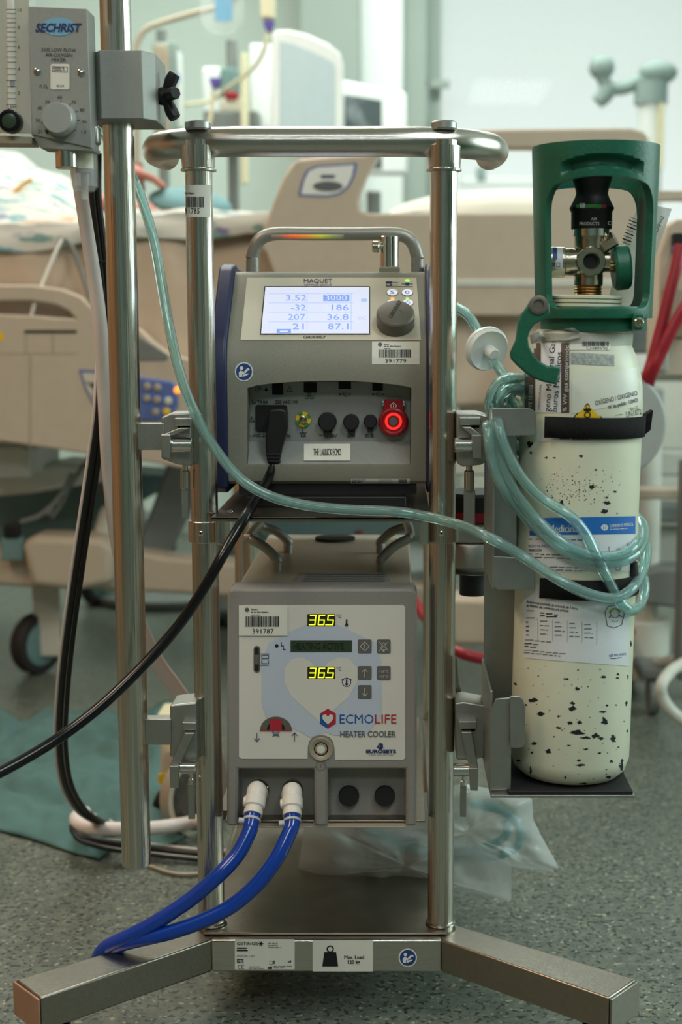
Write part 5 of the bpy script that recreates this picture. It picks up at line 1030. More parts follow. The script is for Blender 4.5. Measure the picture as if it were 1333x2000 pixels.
bund(0, 0, .0048, 'black', 'black_cable'); bund(-9.5, 0, .0024, 'white_hose', 'white_cable'); bund(8, 0, .0022, 'conn_white', 'white_cable'); bund(11, .002, .0036, 'black', 'black_cable')
a = at(186, 511, 1.79); MB().lathe([(.017, -.0015), (.0176, 0), (.017, .0015)], a + Vector((.006, 0, 0)), (.1, 0, 1), 'black', 24).cyl(at(172, 509, 1.785), at(186, 508, 1.785), .0016, 'black', 8).build('cable_tie', cb)
# thin brown lead on the floor
th = MB().tube([hz(*p, .004) for p in ((288, 1690), (305, 1696), (330, 1704), (360, 1708), (395, 1706), (430, 1700))], .0028, 'heater_metal', 8, 5).build('floor_lead', None, 'thin grey lead lying on the floor behind the foot of the tall pole', 'cable')
# green drape on the floor
def drape():
    def fn(u, v):
        top = hz(-60 + u * 420, 1392 + 30 * noise.noise(Vector((u * 6, 0, 4))), 0); bl = [(-60, 1610), (60, 1642), (150, 1672), (195, 1682), (230, 1650), (300, 1668), (360, 1640)]
        k = u * 6; i = min(5, int(k)); f = k - i; b = hz(bl[i][0] + (bl[i + 1][0] - bl[i][0]) * f, bl[i][1] + (bl[i + 1][1] - bl[i][1]) * f, 0)
        p = top.lerp(b, v); e = min(1, 6 * min(u, 1 - u, v, 1 - v) + .12)
        x = p.x * 7 + p.y * 5; z = .012 + .016 * (noise.noise(Vector((x * .8, p.y * 3.5 - p.x * 2, 1))) + .4) + .013 * noise.noise(Vector((x * 2.5, p.y * 9, 2))) + .030 * abs(noise.noise(Vector((p.x * 11 + p.y * 7, p.y * 9 - p.x * 4, 3)))) + .006 * noise.noise(Vector((p.x * 34, p.y * 22, 8)))
        return Vector((p.x, p.y, max(.0035, z * e)))
    return MB().grid(fn, 90, 60, 'drape')
drape().build('surgical_drape', None, 'crumpled green surgical drape lying on the floor behind the tall pole', 'drape', solid=.0015)
# wheeled stand half hidden behind the left post
es = thing('equipment_stand', 'pale wheeled stand base with a yellow sticker seen behind the left cart post', 'stand', tuple(hz(360, 1655, 0)))
MB().pprism([(312, 1480), (320, 1462), (372, 1458), (420, 1462), (424, 1560), (400, 1600), (330, 1600), (314, 1570)], 2.46, .10, 'bed_beige').build('column_foot', es, bevel=.008)
MB().pprism([(305, 1395), (420, 1395), (420, 1500), (318, 1500)], 2.47, .08, 'cream').build('column', es, bevel=.006)
MB().pbox(309, 1512, 334, 1532, 2.455, .004, 'yellow').build('yellow_sticker', es)
c = hz(385, 1660, .062) ; cc = at(384, 1618, 2.42)
MB().lathe([(.048, -.012), (.062, -.012), (.064, -.008), (.064, .008), (.062, .012), (.048, .012)], Vector((cc.x, 2.42, .064)), (.75, -.65, .05), 'wheel', 36).lathe([(.0, -.008), (.048, -.008), (.048, .008), (0, .008)], Vector((cc.x, 2.42, .064)), (.75, -.65, .05), 'bed_grey', 36).build('castor', es)
MB().lathe([(.072, -.012), (.072, .012)], Vector((cc.x, 2.42, .064)), (.75, -.65, .05), 'heater_metal', 36).build('wheel_guard', es, solid=.004)
MB().pprism([(300, 1560), (330, 1600), (390, 1640), (380, 1655), (340, 1650), (290, 1610)], 2.47, .06, 'black').build('foot_cover', es, bevel=.006)
# hand crank drive clipped behind the right post
hcnk = thing('hand_crank', 'black emergency hand crank drive with red stripe clipped behind the right post', 'hand crank', tuple(at(930, 1090, 1.86)))
c = at(930, 1000, 1.90); MB().cyl(c - Vector((0, 0, .025)), c + Vector((0, 0, .028)), .046, 'black', 36, ch=.004).build('drive_body', hcnk)
MB().cyl(c - Vector((0, 0, .008)), c + Vector((0, 0, .004)), .0465, 'red_cap', 36).build('red_stripe', hcnk)
c2 = at(925, 1080, 1.86); MB().lathe([(.034, -.020), (.038, -.014), (.038, .012), (.036, .016), (.02, .018)], c2, (0, 0, 1), 'alu', 40).lathe([(.036, -.024)] + [(.039 if k % 2 else .035, -.022 + k * .0004) for k in range(5)], c2, (0, 0, 1), 'alu', 18).build('grip_ring', hcnk)
MB().cyl(c2 - Vector((0, 0, .020)), c2 - Vector((0, 0, .055)), .018, 'black', 20).tube([c2 - Vector((0, 0, .045)), at(930, 1130, 1.86), at(960, 1142, 1.87), at(998, 1150, 1.88)], [.012, .011, .009, .008], 'black', 12, 5).build('crank_arm', hcnk)
MB().pbox(890, 1030, 960, 1062, 1.83, .05, 'alu').build('holder_plate', hcnk, bevel=.003)
# ================================================================ grey motor stand with red hoses behind the cylinder
ms = thing('pump_stand', 'wheeled grey pump stand with a round drum, standing behind the oxygen cylinder', 'stand', (at(1258, 1260, 3.3).x, 3.3, 0))
dc = at(1205, 832, 2.50); rdr = pxs(107, 2.5)
MB().lathe([(rdr * .96, -.02), (rdr, -.012), (rdr, .05), (rdr * .93, .052), (rdr * .93, .10), (0, .10)][::-1], dc + Vector((0, .06, 0)), (0, 1, 0), 'stand_grey', 64).build('drum', ms, bevel=.002)
YK = 3.3; kx = at(1258, 1260, YK).x; zk0, zk1 = pz(1322, YK), pz(1206, YK)
MB().lathe([(.055, 0), (.06, .006), (.06, zk1 - zk0 - .006), (.054, zk1 - zk0)], (kx, YK, zk0), (0, 0, 1), 'bed_pale', 32).build('column_sleeve', ms)
MB().cyl((kx, YK, .09), (kx, YK, dc.z), .032, 'bed_pale', 24).build('column', ms)
MB().box(dc.x - .03, dc.x + .03, 2.655, YK + .03, dc.z - .03, dc.z + .03, 'stand_grey').box(dc.x - .03, kx + .03, YK - .03, YK + .03, dc.z - .03, dc.z + .03, 'stand_grey').build('support_arm', ms, bevel=.004)
MB().box(kx - .16, kx + .16, YK - .035, YK + .035, .085, .115, 'bed_grey').box(kx - .035, kx + .035, YK - .16, YK + .20, .085, .115, 'bed_grey').build('foot_base', ms, bevel=.01)
for dx, dy in ((-.13, 0), (.13, 0), (0, -.13), (0, .17)): MB().lathe([(.03, -.012), (.042, -.01), (.042, .01), (.03, .012)], (kx + dx, YK + dy, .043), (1, 0, 0), 'bed_grey', 24).build('castor', ms)
MB().pprism([(1290, 500), (1306, 440), (1324, 428), (1400, 428), (1400, 735), (1284, 735)], 2.62, .12, 'bed_beige').pprism([(1306, 560), (1400, 560), (1400, 660), (1312, 660)], 2.612, .01, 'skin' if False else 'heater_metal').build('pump_head', ms, bevel=.01)
MB().pprism([(1316, 455), (1345, 455), (1345, 490), (1318, 490)], 2.60, .03, 'black').pprism([(1318, 480), (1345, 480), (1345, 494), (1318, 494)], 2.585, .03, 'sign_blue').build('hose_port', ms, bevel=.003)
MB().pprism([(1284, 640), (1308, 640), (1306, 725), (1284, 725)], 2.60, .02, 'stand_grey').build('side_cover', ms, bevel=.004)
def red(label, pts, r=.0105): return MB().tube([at(*p) for p in pts], r, 'red_hose', 14, 6).build('red_hose', None, label, 'hose', 'dark red pump hoses')
red('red hose rising steeply to the blue fitting behind the oxygen cylinder', [(1330, 478, 2.57), (1322, 520, 2.565), (1308, 575, 2.56), (1292, 640, 2.555), (1276, 700, 2.55), (1262, 745, 2.55), (1250, 790, 2.60)])
red('red hose slanting out of the frame behind the oxygen cylinder', [(1400, 520, 2.54), (1345, 590, 2.54), (1318, 635, 2.54), (1294, 685, 2.54), (1272, 735, 2.545), (1256, 790, 2.60)])
red('red hose sagging low between the right post and the cylinder', [(700, 1040, 3.72), (740, 1080, 3.3), (800, 1160, 2.8), (860, 1245, 2.58), (900, 1275, 2.5), (950, 1288, 2.5), (1000, 1290, 2.5), (1080, 1285, 2.52), (1150, 1264, 2.7), (1215, 1240, 3.2), (1240, 1232, 3.26)], .010)
MB().tube([at(*p) for p in ((1262, 1300, 3.28), (1350, 1285, 3.0), (1315, 1308, 2.9), (1294, 1335, 2.85), (1294, 1360, 2.85), (1312, 1388, 2.85), (1350, 1416, 2.85), (1430, 1460, 2.85))], .0125, 'bed_pale', 16, 6).build('frame_loop', ms)
# ================================================================ hospital bed
bed = thing('hospital_bed', 'beige hospital bed with raised side rails, blue control panels and large castors', 'bed', (-.45, 3.8, 0))
YBD = 3.24
hole = [(745, 300), (732, 322), (716, 350), (706, 378), (702, 398), (706, 410), (720, 416), (1056, 416), (1068, 404), (1070, 300), (1058, 291), (900, 291), (800, 292), (760, 294)]
outer = [(505, 478), (522, 430), (535, 392), (552, 350), (570, 320), (590, 308), (640, 304), (712, 301), (748, 282), (790, 260), (850, 254), (1000, 251), (1235, 249), (1258, 256), (1270, 272), (1273, 300), (1274, 372), (1350, 372), (1350, 392), (1280, 392), (1288, 560), (1280, 610), (1240, 618), (700, 618), (585, 612), (556, 596), (540, 566), (530, 525), (518, 495)]
rl = MB().pprism(outer, YBD, .045, 'bed_beige', [hole]).build('side_rail', bed, bevel=.010)
MB().pprism([(545, 545), (1270, 545), (1270, 560), (548, 560)], YBD - .004, .008, 'bed_pale').build('rail_groove', rl, bevel=.003)
q = Print(vplane(YBD)); sg = [(583, 383), (590, 352), (600, 332), (617, 324), (698, 318), (693, 344), (682, 366), (664, 380), (640, 385)]
q.poly(sg, 'bed_blue', .001).poly([(640 + (x - 640) * .90, 353 + (y - 353) * .88) for x, y in sg], 'white_print', .002); q.ell(641, 364, 29, 10, 'ink_grey', .003).text('bed exit', 642, 346, 6, 'ink_navy', .003, 'C', 22) if False else q.ell(641, 364, 29, 10, 'ink_grey', .003).rrect(627, 342, 655, 348, 2, 'ink_navy', .003); q.build('rail_sign', rl)
# left rail
outer2 = [(-120, 545), (-20, 556), (60, 556), (120, 564), (156, 578), (182, 602), (196, 640), (204, 690), (262, 640), (272, 642), (300, 668), (330, 690), (372, 702), (420, 706), (420, 925), (365, 917), (300, 905), (150, 884), (0, 862), (-120, 850)]
hole2 = [(-80, 588), (60, 588), (110, 596), (134, 608), (146, 622), (60, 616), (-80, 610)]
rl2 = MB().pprism(outer2, YBD, .045, 'bed_beige', [hole2]).build('side_rail', bed, bevel=.010)
q = Print(vplane(YBD)); q.rect(48, 645, 150, 651, 'dark_gap', .001).ell(-2, 658, 10, 10, 'yellow', .001)
for x in (50, 103): q.rect(x, 652, x + 1.6, 690, 'heater_metal', .001)
q.rect(-40, 690, 150, 691.5, 'heater_metal', .001).rect(58, 694, 60, 880, 'heater_metal', .001); q.build('rail_print', rl2)
MB().pprism([(264, 652), (330, 694), (324, 705), (264, 705)], YBD - .003, .01, 'bed_grey').build('rail_slot', rl2, bevel=.003)
q = Print(vplane(YBD)); pl_ = [(154, 722), (232, 726), (232, 800), (198, 802), (184, 794), (166, 760)]
q.poly(pl_, 'bed_blue', .001).poly([(198 + (x - 198) * .86, 758 + (y - 758) * .84) for x, y in pl_], 'panel', .002).line([(170, 745), (186, 760), (184, 775)], 3, 'ink_grey', .003).ell(183, 752, 6, 6, 'ink_grey', .003).build('rail_sign', rl2)
cp_ = MB().pprism([(262, 735), (335, 745), (346, 756), (347, 792), (338, 808), (318, 822), (262, 822)], YBD - .008, .012, 'bed_blue').build('control_panel', rl2, bevel=.004, label='blue control panel with round keys')
for x, y, m in ((288, 755, 'heater_metal'), (308, 757, 'heater_metal'), (287, 778, 'heater_metal'), (307, 781, 'heater_metal'), (329, 783, 'bed_pale'), (304, 805, 'heater_metal'), (326, 804, 'yellow')):
    c = at(x, y, YBD - .008); MB().lathe([(.0085, 0), (.0085, .004), (.006, .006), (0, .006)], c, (0, -1, 0), m, 16).build('panel_key', cp_)
c = at(346, 762, YBD - .004); MB().ball(c, .008, 'orange_led', 12).build('indicator_light', rl2)
# mattress platform and frame
zm = pz(500, 3.45)
MB().box(-1.9, 1.3, 3.38, 4.25, zm - .17, zm - .03, 'sheet').build('mattress', bed, bevel=.03)
MB().box(-1.9, 1.3, 3.40, 4.25, zm - .23, zm - .17, 'bed_grey').build('deck', bed, bevel=.01)
MB().pprism([(-40, 872), (40, 868), (60, 880), (60, 935), (-40, 935)], 3.38, .3, 'bed_pale').pprism([(-60, 938), (110, 905), (240, 915), (240, 935), (60, 965), (-60, 975)], 3.5, .2, 'bed_pale').build('under_box', bed, bevel=.01)
MB().pprism([(-60, 960), (230, 925), (360, 935), (240, 1000), (160, 1060), (60, 1075), (-60, 1075)], 3.72, .25, 'bed_teal').build('lift_cover', bed, bevel=.02)
MB().pprism([(328, 905), (372, 905), (420, 905), (330, 1080), (285, 1098), (262, 1085)], 3.5, .06, 'bed_grey').build('lift_arm', bed, bevel=.008)
MB().pprism([(182, 925), (212, 925), (262, 1060), (228, 1072)], 3.55, .06, 'bed_grey').build('lift_arm', bed, bevel=.008)
MB().pprism([(195, 985), (250, 985), (272, 1070), (255, 1080), (170, 1080), (180, 1040)], 3.45, .2, 'bed_pale').build('motor_cover', bed, bevel=.02)
MB().pprism([(-60, 1068), (50, 1078), (150, 1056), (232, 1072), (330, 1088), (470, 1100), (640, 1106), (640, 1172), (470, 1168), (330, 1160), (150, 1150), (50, 1148), (-60, 1140)], 3.42, .10, 'bed_beige').build('base_beam', bed, bevel=.012)
MB().pprism([(880, 1168), (1000, 1172), (1130, 1172), (1130, 1262), (1000, 1262), (880, 1262)], 3.0, .10, 'bed_beige').build('base_beam', bed, bevel=.012)
MB().pprism([(470, 1110), (900, 1150), (900, 1220), (470, 1172)], 3.5, .08, 'bed_beige').build('base_beam', bed, bevel=.012)
MB().pprism([(40, 1060), (70, 1046), (200, 1050), (222, 1070), (218, 1140), (150, 1156), (60, 1146)], 3.36, .12, 'bed_beige').build('castor_housing', bed, bevel=.02)
for px, py, pw, Y, k in ((74, 1314, 62, 3.62, 1), (195, 1182, 44, 4.5, .9), (1210, 1330, 50, 3.5, 1), (420, 1220, 42, 4.4, .9)):
    r_w = .077; c = hz(px, py, 0); c = Vector((c.x, c.y, r_w)); ax_ = Vector((.86, -.5, 0)).normalized()
    w_ = MB().lathe([(r_w * .78, -.020), (r_w * .96, -.020), (r_w, -.014), (r_w, .014), (r_w * .96, .020), (r_w * .78, .020)], c, ax_, 'wheel', 40).build('castor', bed)
    MB().lathe([(0, -.022), (r_w * .6, -.024), (r_w * .78, -.018), (r_w * .78, .018), (r_w * .6, .024), (0, .022)], c, ax_, 'bed_teal', 32).build('wheel_hub', w_)
    MB().prism([c + ax_ * .024 + Vector(v) for v in ((-.02, 0, -.03), (.03, 0, -.03), (.03, .0, .17), (-.03, .0, .17))], ax_ * .022, 'bed_pale').build('wheel_fork', w_, bevel=.004)
for x0, y0, x1, y1, Y, m in ((895, 625, 1010, 690, 3.6, 'bed_beige'), (895, 690, 940, 730, 3.6, 'bed_beige'), (985, 690, 1060, 730, 3.6, 'bed_beige'), (895, 745, 1010, 775, 3.55, 'bed_pale'), (900, 775, 1000, 850, 3.6, 'bed_beige')):
    MB().pbox(x0, y0, x1, y1, Y, .05, m).build('frame_panel', bed, bevel=.006)
MB().pbox(880, 730, 1400, 745, 3.58, .05, 'bed_pale').build('frame_bar', bed, bevel=.005)
MB().pbox(1080, 955, 1450, 976, 3.1, .06, 'bed_beige').build('frame_bar', bed, bevel=.005)
MB().pbox(1080, 985, 1450, 1022, 3.3, .08, 'bed_grey').build('frame_bar', bed, bevel=.008)
MB().pbox(1080, 1030, 1450, 1105, 3.35, .08, 'bed_pale').build('frame_bar', bed, bevel=.008)
MB().pbox(860, 880, 1450, 930, 3.4, .08, 'bed_pale').build('frame_bar', bed, bevel=.008)
MB().pprism([(1240, 1122), (1300, 1110), (1420, 1110), (1420, 1180), (1330, 1190), (1260, 1180)], 3.2, .1, 'bed_grey').build('frame_bracket', bed, bevel=.008)
MB().pbox(1325, 900, 1350, 1330, 3.0, .06, 'bed_grey').build('frame_post', bed, bevel=.006)
MB().pbox(500, 1000, 900, 1060, 3.7, .3, 'bed_teal').build('lift_motor', bed, bevel=.02)
MB().tube([at(*p) for p in ((100, 1010, 3.42), (118, 985, 3.42), (130, 960, 3.42), (150, 930, 3.42), (165, 905, 3.42))], .006, 'bed_grey', 8, 4).tube([at(*p) for p in ((40, 1020, 3.4), (80, 1005, 3.4), (120, 965, 3.4), (140, 925, 3.4))], .006, 'bed_grey', 8, 4).build('bed_cable', bed)
zz = [at(90 + i * 7, 1005 - i * 9 + (5 if i % 2 else -5), 3.40) for i in range(14)]; MB().tube(zz, .005, 'bed_grey', 8, 3).build('coiled_cable', bed)
MB().pbox(6, 1025, 36, 1050, 3.36, .03, 'black').pbox(2, 1050, 44, 1095, 3.37, .03, 'bed_teal').build('cable_plug', bed, bevel=.004)
# blanket, person and pillow
def ztop(X):
    t = [(-2.0, 1.30), (-1.3, 1.34), (-1.05, 1.335), (-.9, 1.27), (-.75, 1.20), (-.6, 1.175), (-.45, 1.165), (-.3, 1.13), (-.1, 1.08), (.3, 1.05)]
    for (a, za), (b_, zb_) in zip(t, t[1:]):
        if X <= b_: k = (X - a) / (b_ - a); k = k * k * (3 - 2 * k); return za + (zb_ - za) * k
    return 1.05
def blanket(u, v):
    X = -1.95 + 2.1 * u; zt2 = ztop(X)
    zb = 1.045 + .03 * min(1, max(0, (X + .85) / .35)); zk = zb + .05
    if v < .2:
        k = v / .2; y = 3.288 + .012 * k * k + .008 * noise.noise(Vector((X * 9, k, 7))); z = zb + (zk - zb) * k
        return Vector((X, y, z + .008 * math.sin(X * 17)))
    k = (v - .2) / .8; y = 3.30 + .86 * k
    z = zk + (max(zt2, zk + .01) - zk) * min(1, math.sin(min(k * 1.35, 1) * math.pi / 2)) + .022 * noise.noise(Vector((X * 5, y * 6, 0))) + .012 * noise.noise(Vector((X * 14, y * 12, 5)))
    if k > .85: z -= (k - .85) * .9
    return Vector((X, y, z))
MB().grid(blanket, 110, 60, 'printed_sheet').build('blanket', None, 'rumpled white blanket printed in teal and violet on the hospital bed', 'blanket', solid=.006)
# drawn sheet hanging over the bed side
def sheet(u, v):
    X = -1.6 + 2.0 * u; z = 1.10 - .42 * v; y = 3.335 - .03 * min(1, v * 5) + .012 * math.sin(X * 15 + 2 * noise.noise(Vector((X * 3, v * 2, 0)))) + .01 * noise.noise(Vector((X * 8, v * 6, 3)))
    return Vector((X, max(y, 3.302) + 0.006 * math.sin(X * 40), z + .012 * math.sin(X * 6)))
mk('sheet_peach', (204, 184, 162), .85, 0, .03, 8)
MB().grid(sheet, 90, 30, 'sheet_peach').build('bed_sheet', None, 'plain peach bed sheet hanging down the near side of the hospital bed', 'sheet', solid=.004)
def person():
    J = {'pel': (-1.05, 3.85, 1.17), 'sp': (-1.3, 3.85, 1.18), 'ch': (-1.5, 3.85, 1.19), 'nk': (-1.66, 3.85, 1.20), 'hd': (-1.78, 3.85, 1.22), 'cr': (-1.90, 3.85, 1.21), 'ns': (-1.80, 3.85, 1.31),
         'hl': (-1.0, 3.76, 1.16), 'hr': (-1.0, 3.94, 1.16), 'kl': (-.60, 3.74, 1.13), 'kr': (-.60, 3.96, 1.13), 'al': (-.2, 3.74, 1.06), 'ar': (-.2, 3.96, 1.06), 'fl': (-.16, 3.74, 1.14), 'fr': (-.16, 3.96, 1.14),
         'sl': (-1.52, 3.66, 1.20), 'sr': (-1.52, 4.04, 1.20)}
    e1 = at(268, 350, 3.52); e1.x = -1.2; e1.z = 1.10; e1.y = 3.80
    w_ = at(248, 348, 3.5); h_ = at(266, 344, 3.48)
    J.update({'el': e1, 'wl': Vector((w_.x - .05, w_.y + .10, w_.z - .06)), 'pa': w_, 'pb': h_})
    rad = {'pel': .14, 'sp': .12, 'ch': .14, 'nk': .06, 'hd': .085, 'cr': .06, 'ns': .016, 'hl': .09, 'hr': .09, 'kl': .06, 'kr': .06, 'al': .04, 'ar': .04, 'fl': .03, 'fr': .03, 'sl': .06, 'sr': .06, 'el': .042, 'wl': .028, 'pa': .036, 'pb': .034}
    E = [('pel', 'sp'), ('sp', 'ch'), ('ch', 'nk'), ('nk', 'hd'), ('hd', 'cr'), ('hd', 'ns'), ('pel', 'hl'), ('pel', 'hr'), ('hl', 'kl'), ('hr', 'kr'), ('kl', 'al'), ('kr', 'ar'), ('al', 'fl'), ('ar', 'fr'), ('ch', 'sl'), ('ch', 'sr'), ('sl', 'el'), ('el', 'wl'), ('wl', 'pa'), ('pa', 'pb')]
    J['er'] = (-1.25, 4.1, 1.17); J['wr'] = (-1.0, 4.05, 1.18); rad['er'] = .042; rad['wr'] = .03; E += [('sr', 'er'), ('er', 'wr')]
    for i in range(4):
        a = Vector(J['pb']) + Vector((.012, -.024 + i * .016, .004)); b = a + Vector((.034, -.004, -.012)); c = b + Vector((.022, -.004, -.022))
        for n_, p, r in (('a', a, .010), ('b', b, .009), ('c', c, .008)): J['f%d%s' % (i, n_)] = p; rad['f%d%s' % (i, n_)] = r
        E += [('pb', 'f%da' % i), ('f%da' % i, 'f%db' % i), ('f%db' % i, 'f%dc' % i)]
    a = Vector(J['pa']) + Vector((.01, -.034, -.006)); b = a + Vector((.03, -.018, -.014)); J['ta'] = a; J['tb'] = b; rad['ta'] = .011; rad['tb'] = .009; E += [('pa', 'ta'), ('ta', 'tb')]
    k = list(J); org = Vector((-1.05, 3.85, 1.05)); me = bpy.data.meshes.new('person'); me.from_pydata([Vector(J[x]) - org for x in k], [(k.index(a), k.index(b)) for a, b in E], [])
    o = bpy.data.objects.new('person', me); COL.objects.link(o); o.location = org; md = o.modifiers.new('skin', 'SKIN'); md.use_smooth_shade = True
    for i, x in enumerate(k): me.skin_vertices[0].data[i].radius = (rad[x], rad[x])
    me.skin_vertices[0].data[0].use_root = True
    sb = o.modifiers.new('sub', 'SUBSURF'); sb.levels = 2; sb.render_levels = 2
    me.materials.append(M['skin']); return o
tag(person(), 'person lying in the hospital bed under the printed blanket, one hand out', 'person')
MB().ball((0, 0, 0), 1, 'pillow_teal', 24, (.10, .08, .03)).build('cushion', None, 'small teal cushion lying on the blanket beside the hand', 'cushion', loc=(0, 0, 0))
bpy.data.objects['cushion'].location = at(372, 396, 3.50) + Vector((0, 0, 0)); bpy.data.objects['cushion'].rotation_euler = (R(18), R(6), R(10))
MB().ball((0, 0, 0), 1, 'sheet', 24, (.32, .16, .07)).build('pillow', None, 'white pillow at the raised head end of the hospital bed', 'pillow', loc=(0, 0, 0)); bpy.data.objects['pillow'].location = at(1000, 425, 3.75)
for i, (lb, pts, r, m) in enumerate((('thin orange line lying across the printed blanket', [(-40, 405, 3.48), (10, 390, 3.50), (40, 365, 3.52), (62, 350, 3.53)], .005, 'orange_tube'), ('thin grey line drooping over the bed sheet towards the tall pole', [(120, 462, 3.30), (140, 480, 3.28), (158, 530, 3.27), (175, 580, 3.26), (190, 620, 3.26)], .005, 'bed_grey'), ('thin clear line crossing the hanging bed sheet', [(150, 430, 3.34), (120, 470, 3.29), (80, 560, 3.26), (60, 620, 3.25), (48, 690, 3.25), (40, 760, 3.25)], .004, 'conn_white'))):
    MB().tube([at(*p) for p in pts], r, m, 8, 5).build('infusion_line', None, lb, 'tube', 'thin lines over the bed')
# ================================================================ apparatus beyond the bed
def stand_to_floor(mb, px, Y, zt2, r=.014, m='bed_grey'):
    x = at(px, 300, Y).x; mb.cyl((x, Y, .03), (x, Y, zt2), r, m, 16); return x
ip = thing('infusion_stand', 'grey infusion stand with bent top arm, pump column and hanging bag beyond the bed', 'infusion stand', tuple(at(320, 300, 4.6).xy) + (0,))
ix = at(320, 300, 4.6).x
MB().cyl((ix, 4.6, .03), (ix, 4.6, pz(60, 4.6)), .016, 'bed_grey', 16).build('pole', ip)
MB().lathe([(.26, 0), (.28, .01), (.28, .03), (.05, .05), (.02, .06)], (ix, 4.6, .0), (0, 0, 1), 'bed_grey', 32).build('foot', ip)
MB().tube([at(*p) for p in ((268, 320, 4.5), (268, 200, 4.5), (267, 110, 4.5), (270, 80, 4.5), (284, 58, 4.5), (310, 46, 4.5), (370, 28, 4.5), (440, 10, 4.5), (470, -10, 4.5), (520, -30, 4.5))], .0095, 'heater_metal', 14, 5).build('bent_arm', ip)
MB().pbox(301, 82, 345, 262, 4.55, .09, 'lamp_grey').pbox(303, 86, 328, 258, 4.545, .01, 'heater_metal').build('pump_column', ip, bevel=.008)
MB().pbox(342, 100, 352, 250, 4.56, .05, 'white_plastic').pbox(343, 142, 350, 160, 4.552, .012, 'label_blue').build('pump_edge', ip, bevel=.004)
ib = thing('infusion_bag', 'clear infusion bag with a pale blue label hanging near the top frame edge', 'infusion bag', tuple(at(425, 60, 4.4)))
MB().pprism([(388, -60), (472, -60), (474, 30), (462, 56), (430, 64), (400, 56), (388, 30)], 4.4, .05, 'clear').build('bag', ib, bevel=.012)
q = MB().pprism([(420, -40), (454, -40), (454, 40), (420, 40)], 4.393, .005, 'ink_ltblue').build('bag_label', ib)
ps = thing('pump_tower', 'stacked syringe pumps on a stand left of the big monitor, with cream tube', 'pump', tuple(at(450, 300, 4.8).xy) + (0,))
tx = at(455, 300, 4.85).x
MB().cyl((tx, 4.86, .05), (tx, 4.86, pz(80, 4.86)), .018, 'bed_grey', 16).build('pole', ps)
MB().lathe([(.26, 0), (.28, .01), (.28, .035), (.05, .055), (.02, .07)], (tx, 4.86, 0), (0, 0, 1), 'bed_grey', 32).build('foot', ps)
MB().pbox(397, 130, 430, 262, 4.78, .1, 'white_plastic').build('pump_module', ps, bevel=.008)
MB().pbox(432, 132, 462, 182, 4.77, .1, 'bed_teal').pbox(440, 178, 464, 194, 4.76, .05, 'red_cap').build('pump_module', ps, bevel=.006)
MB().pbox(430, 192, 478, 216, 4.77, .1, 'panel').build('pump_module', ps, bevel=.006)
MB().pbox(398, 215, 505, 262, 4.74, .12, 'bed_grey').build('pump_base', ps, bevel=.008)
MB().pbox(490, 85, 530, 260, 4.82, .06, 'white_plastic').build('side_panel', ps, bevel=.008)
a = at(478, 105, 4.72); b = at(478, 360, 4.72); MB().cyl(b, a, .013, 'cream', 20, ch=.003).build('cream_cylinder', ps)
for lb, px, py, tx_ in (('upper drip chamber with purple clamp hanging above the big monitor corner', 524, 47, 1), ('lower purple line clamp hanging in front of the syringe pumps', 419, 159, 0)):
    d = thing('drip_chamber', lb, 'drip chamber', tuple(at(px, py, 4.35)), 'purple clamped lines')
    MB().pprism([(px - 11, py - 8), (px + 13, py - 8), (px + 10, py + 2), (px + 5, py + 14), (px - 4, py + 14), (px - 8, py + 4)], 4.34, .03, 'purple').build('clamp', d, bevel=.004)
    if tx_: MB().cyl(at(px, py - 10, 4.355), at(px, py - 80, 4.355), .022, 'cream', 20, ch=.004).build('chamber', d)
    pts = [(524, 60, 4.355), (520, 85, 4.36), (508, 115, 4.40), (490, 138, 4.45), (462, 160, 4.5), (440, 175, 4.55), (424, 190, 4.6), (400, 200, 4.62), (340, 206, 4.62)] if tx_ else [(419, 172, 4.355), (416, 195, 4.36), (412, 225, 4.36), (405, 262, 4.36), (395, 330, 4.4)]
    MB().tube([at(*p) for p in pts], .0062, 'cream', 10, 5).build('line', d)
def monitor(label, P, Y, glass, gm, dark=False, tilt=.05):
    cx_ = sum(p[0] for p in P) / len(P); t = thing('monitor', label, 'monitor', tuple(at(cx_, 250, Y).xy) + (0,))
    MB().pprism(P, Y, .06, 'white_plastic').build('housing', t, bevel=.012)
    MB().pprism(glass, Y - .002, .006, gm).build('display', t, bevel=.001)
    x = at(cx_, 300, Y).x; MB().cyl((x, Y + .09, .03), (x, Y + .09, pz(P[0][1] + 30, Y)), .025, 'bed_grey', 16).box(x - .03, x + .03, Y + .055, Y + .11, pz(230, Y), pz(170, Y), 'bed_grey').lathe([(.28, 0), (.3, .01), (.3, .04), (.05, .06)], (x, Y + .09, 0), (0, 0, 1), 'bed_grey', 32).build('stand', t)
    return t
monitor('large white touchscreen monitor with rounded top, its screen blank and pale', [(529, 265), (531, 66), (540, 58), (566, 58), (600, 66), (640, 84), (664, 102), (670, 120), (671, 265)], 4.2, [(545, 250), (546, 80), (575, 86), (620, 104), (652, 122), (656, 135), (656, 250)], 'monitor_glass')
monitor('grey scan monitor with dark picture standing right of the white touchscreen', [(668, 340), (668, 155), (720, 166), (794, 180), (797, 340)], 5.0, [(672, 330), (672, 184), (700, 188), (746, 196), (747, 330)], 'scan')
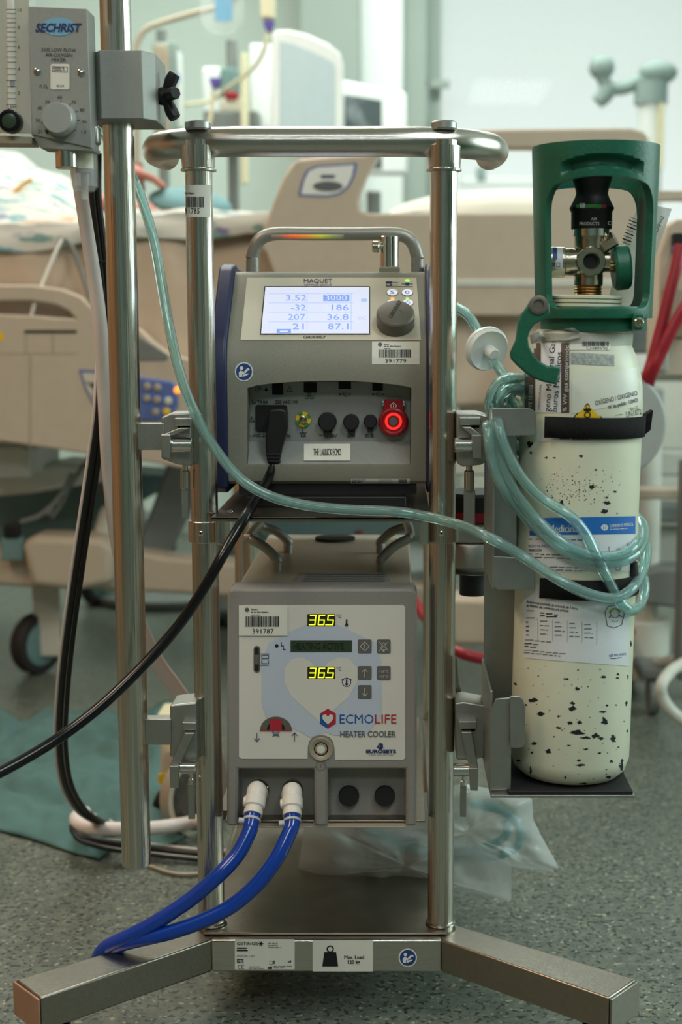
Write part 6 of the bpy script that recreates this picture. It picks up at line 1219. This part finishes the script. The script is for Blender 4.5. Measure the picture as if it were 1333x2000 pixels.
# theatre lamp at the window
sl = thing('surgical_lamp', 'pale jointed surgical lamp arm standing in front of the bright window', 'lamp', tuple(at(1272, 420, 4.9).xy) + (0,))
def bl(px, py, r, sx, sz): MB().ball(at(px, py, 4.9), r * 4.9 / F, 'lamp_grey', 24, (sx, .9, sz)).build('lamp_head', sl)
bl(1176, 132, 26, .95, .9); bl(1286, 142, 30, 1.25, .75)
MB().tube([at(*p, 4.9) for p in ((1176, 150), (1190, 170), (1220, 172), (1255, 156), (1280, 146))], .022, 'lamp_grey', 16, 5).tube([at(*p, 4.9) for p in ((1190, 170), (1182, 186), (1168, 200))], [.03, .028, .024], 'lamp_grey', 16, 5).build('lamp_arm', sl)
lx = at(1272, 200, 4.9).x; MB().cyl((lx, 4.9, 0), (lx, 4.9, at(1272, 196, 4.9).z), .042, 'white_plastic', 24).cyl((lx, 4.9, at(1272, 205, 4.9).z), (lx, 4.9, at(1272, 160, 4.9).z), .055, 'lamp_grey', 24).build('lamp_column', sl)
a = at(1290, 330, 4.85); b = at(1290, 200, 4.85); MB().box(a.x - .012, a.x + .012, 4.852, 4.87, a.z, b.z, 'cream').build('yellow_strip', sl)
MB().pbox(900, 345, 1075, 362, 5.85, .06, 'white_plastic').pbox(932, 326, 950, 352, 5.84, .06, 'lamp_grey').build('instrument_tray', None, 'white shelf with small grey box standing on the window sill', 'shelf', bevel=.006)
eq = thing('wall_cabinet', 'white cabinet standing under the bright window beyond the bed', 'cabinet', (at(1150, 500, 5.6).x, 5.6, 0))
cz = at(1150, 345, 5.6).z; MB().box(.25, 2.3, 5.45, 5.8, .08, 1.12, 'white_plastic').build('body', eq, bevel=.01)
for i in range(4): d = MB().box(.27 + i * .51, .27 + i * .51 + .49, 5.432, 5.452, .1, 1.09, 'bed_pale').build('door', eq, bevel=.004); MB().box(.27 + i * .51 + .42, .27 + i * .51 + .435, 5.41, 5.435, .7, .85, 'alu').build('handle', d, bevel=.003)
MB().box(.25, 2.3, 5.46, 5.79, 0, .08, 'bed_grey').build('plinth', eq)
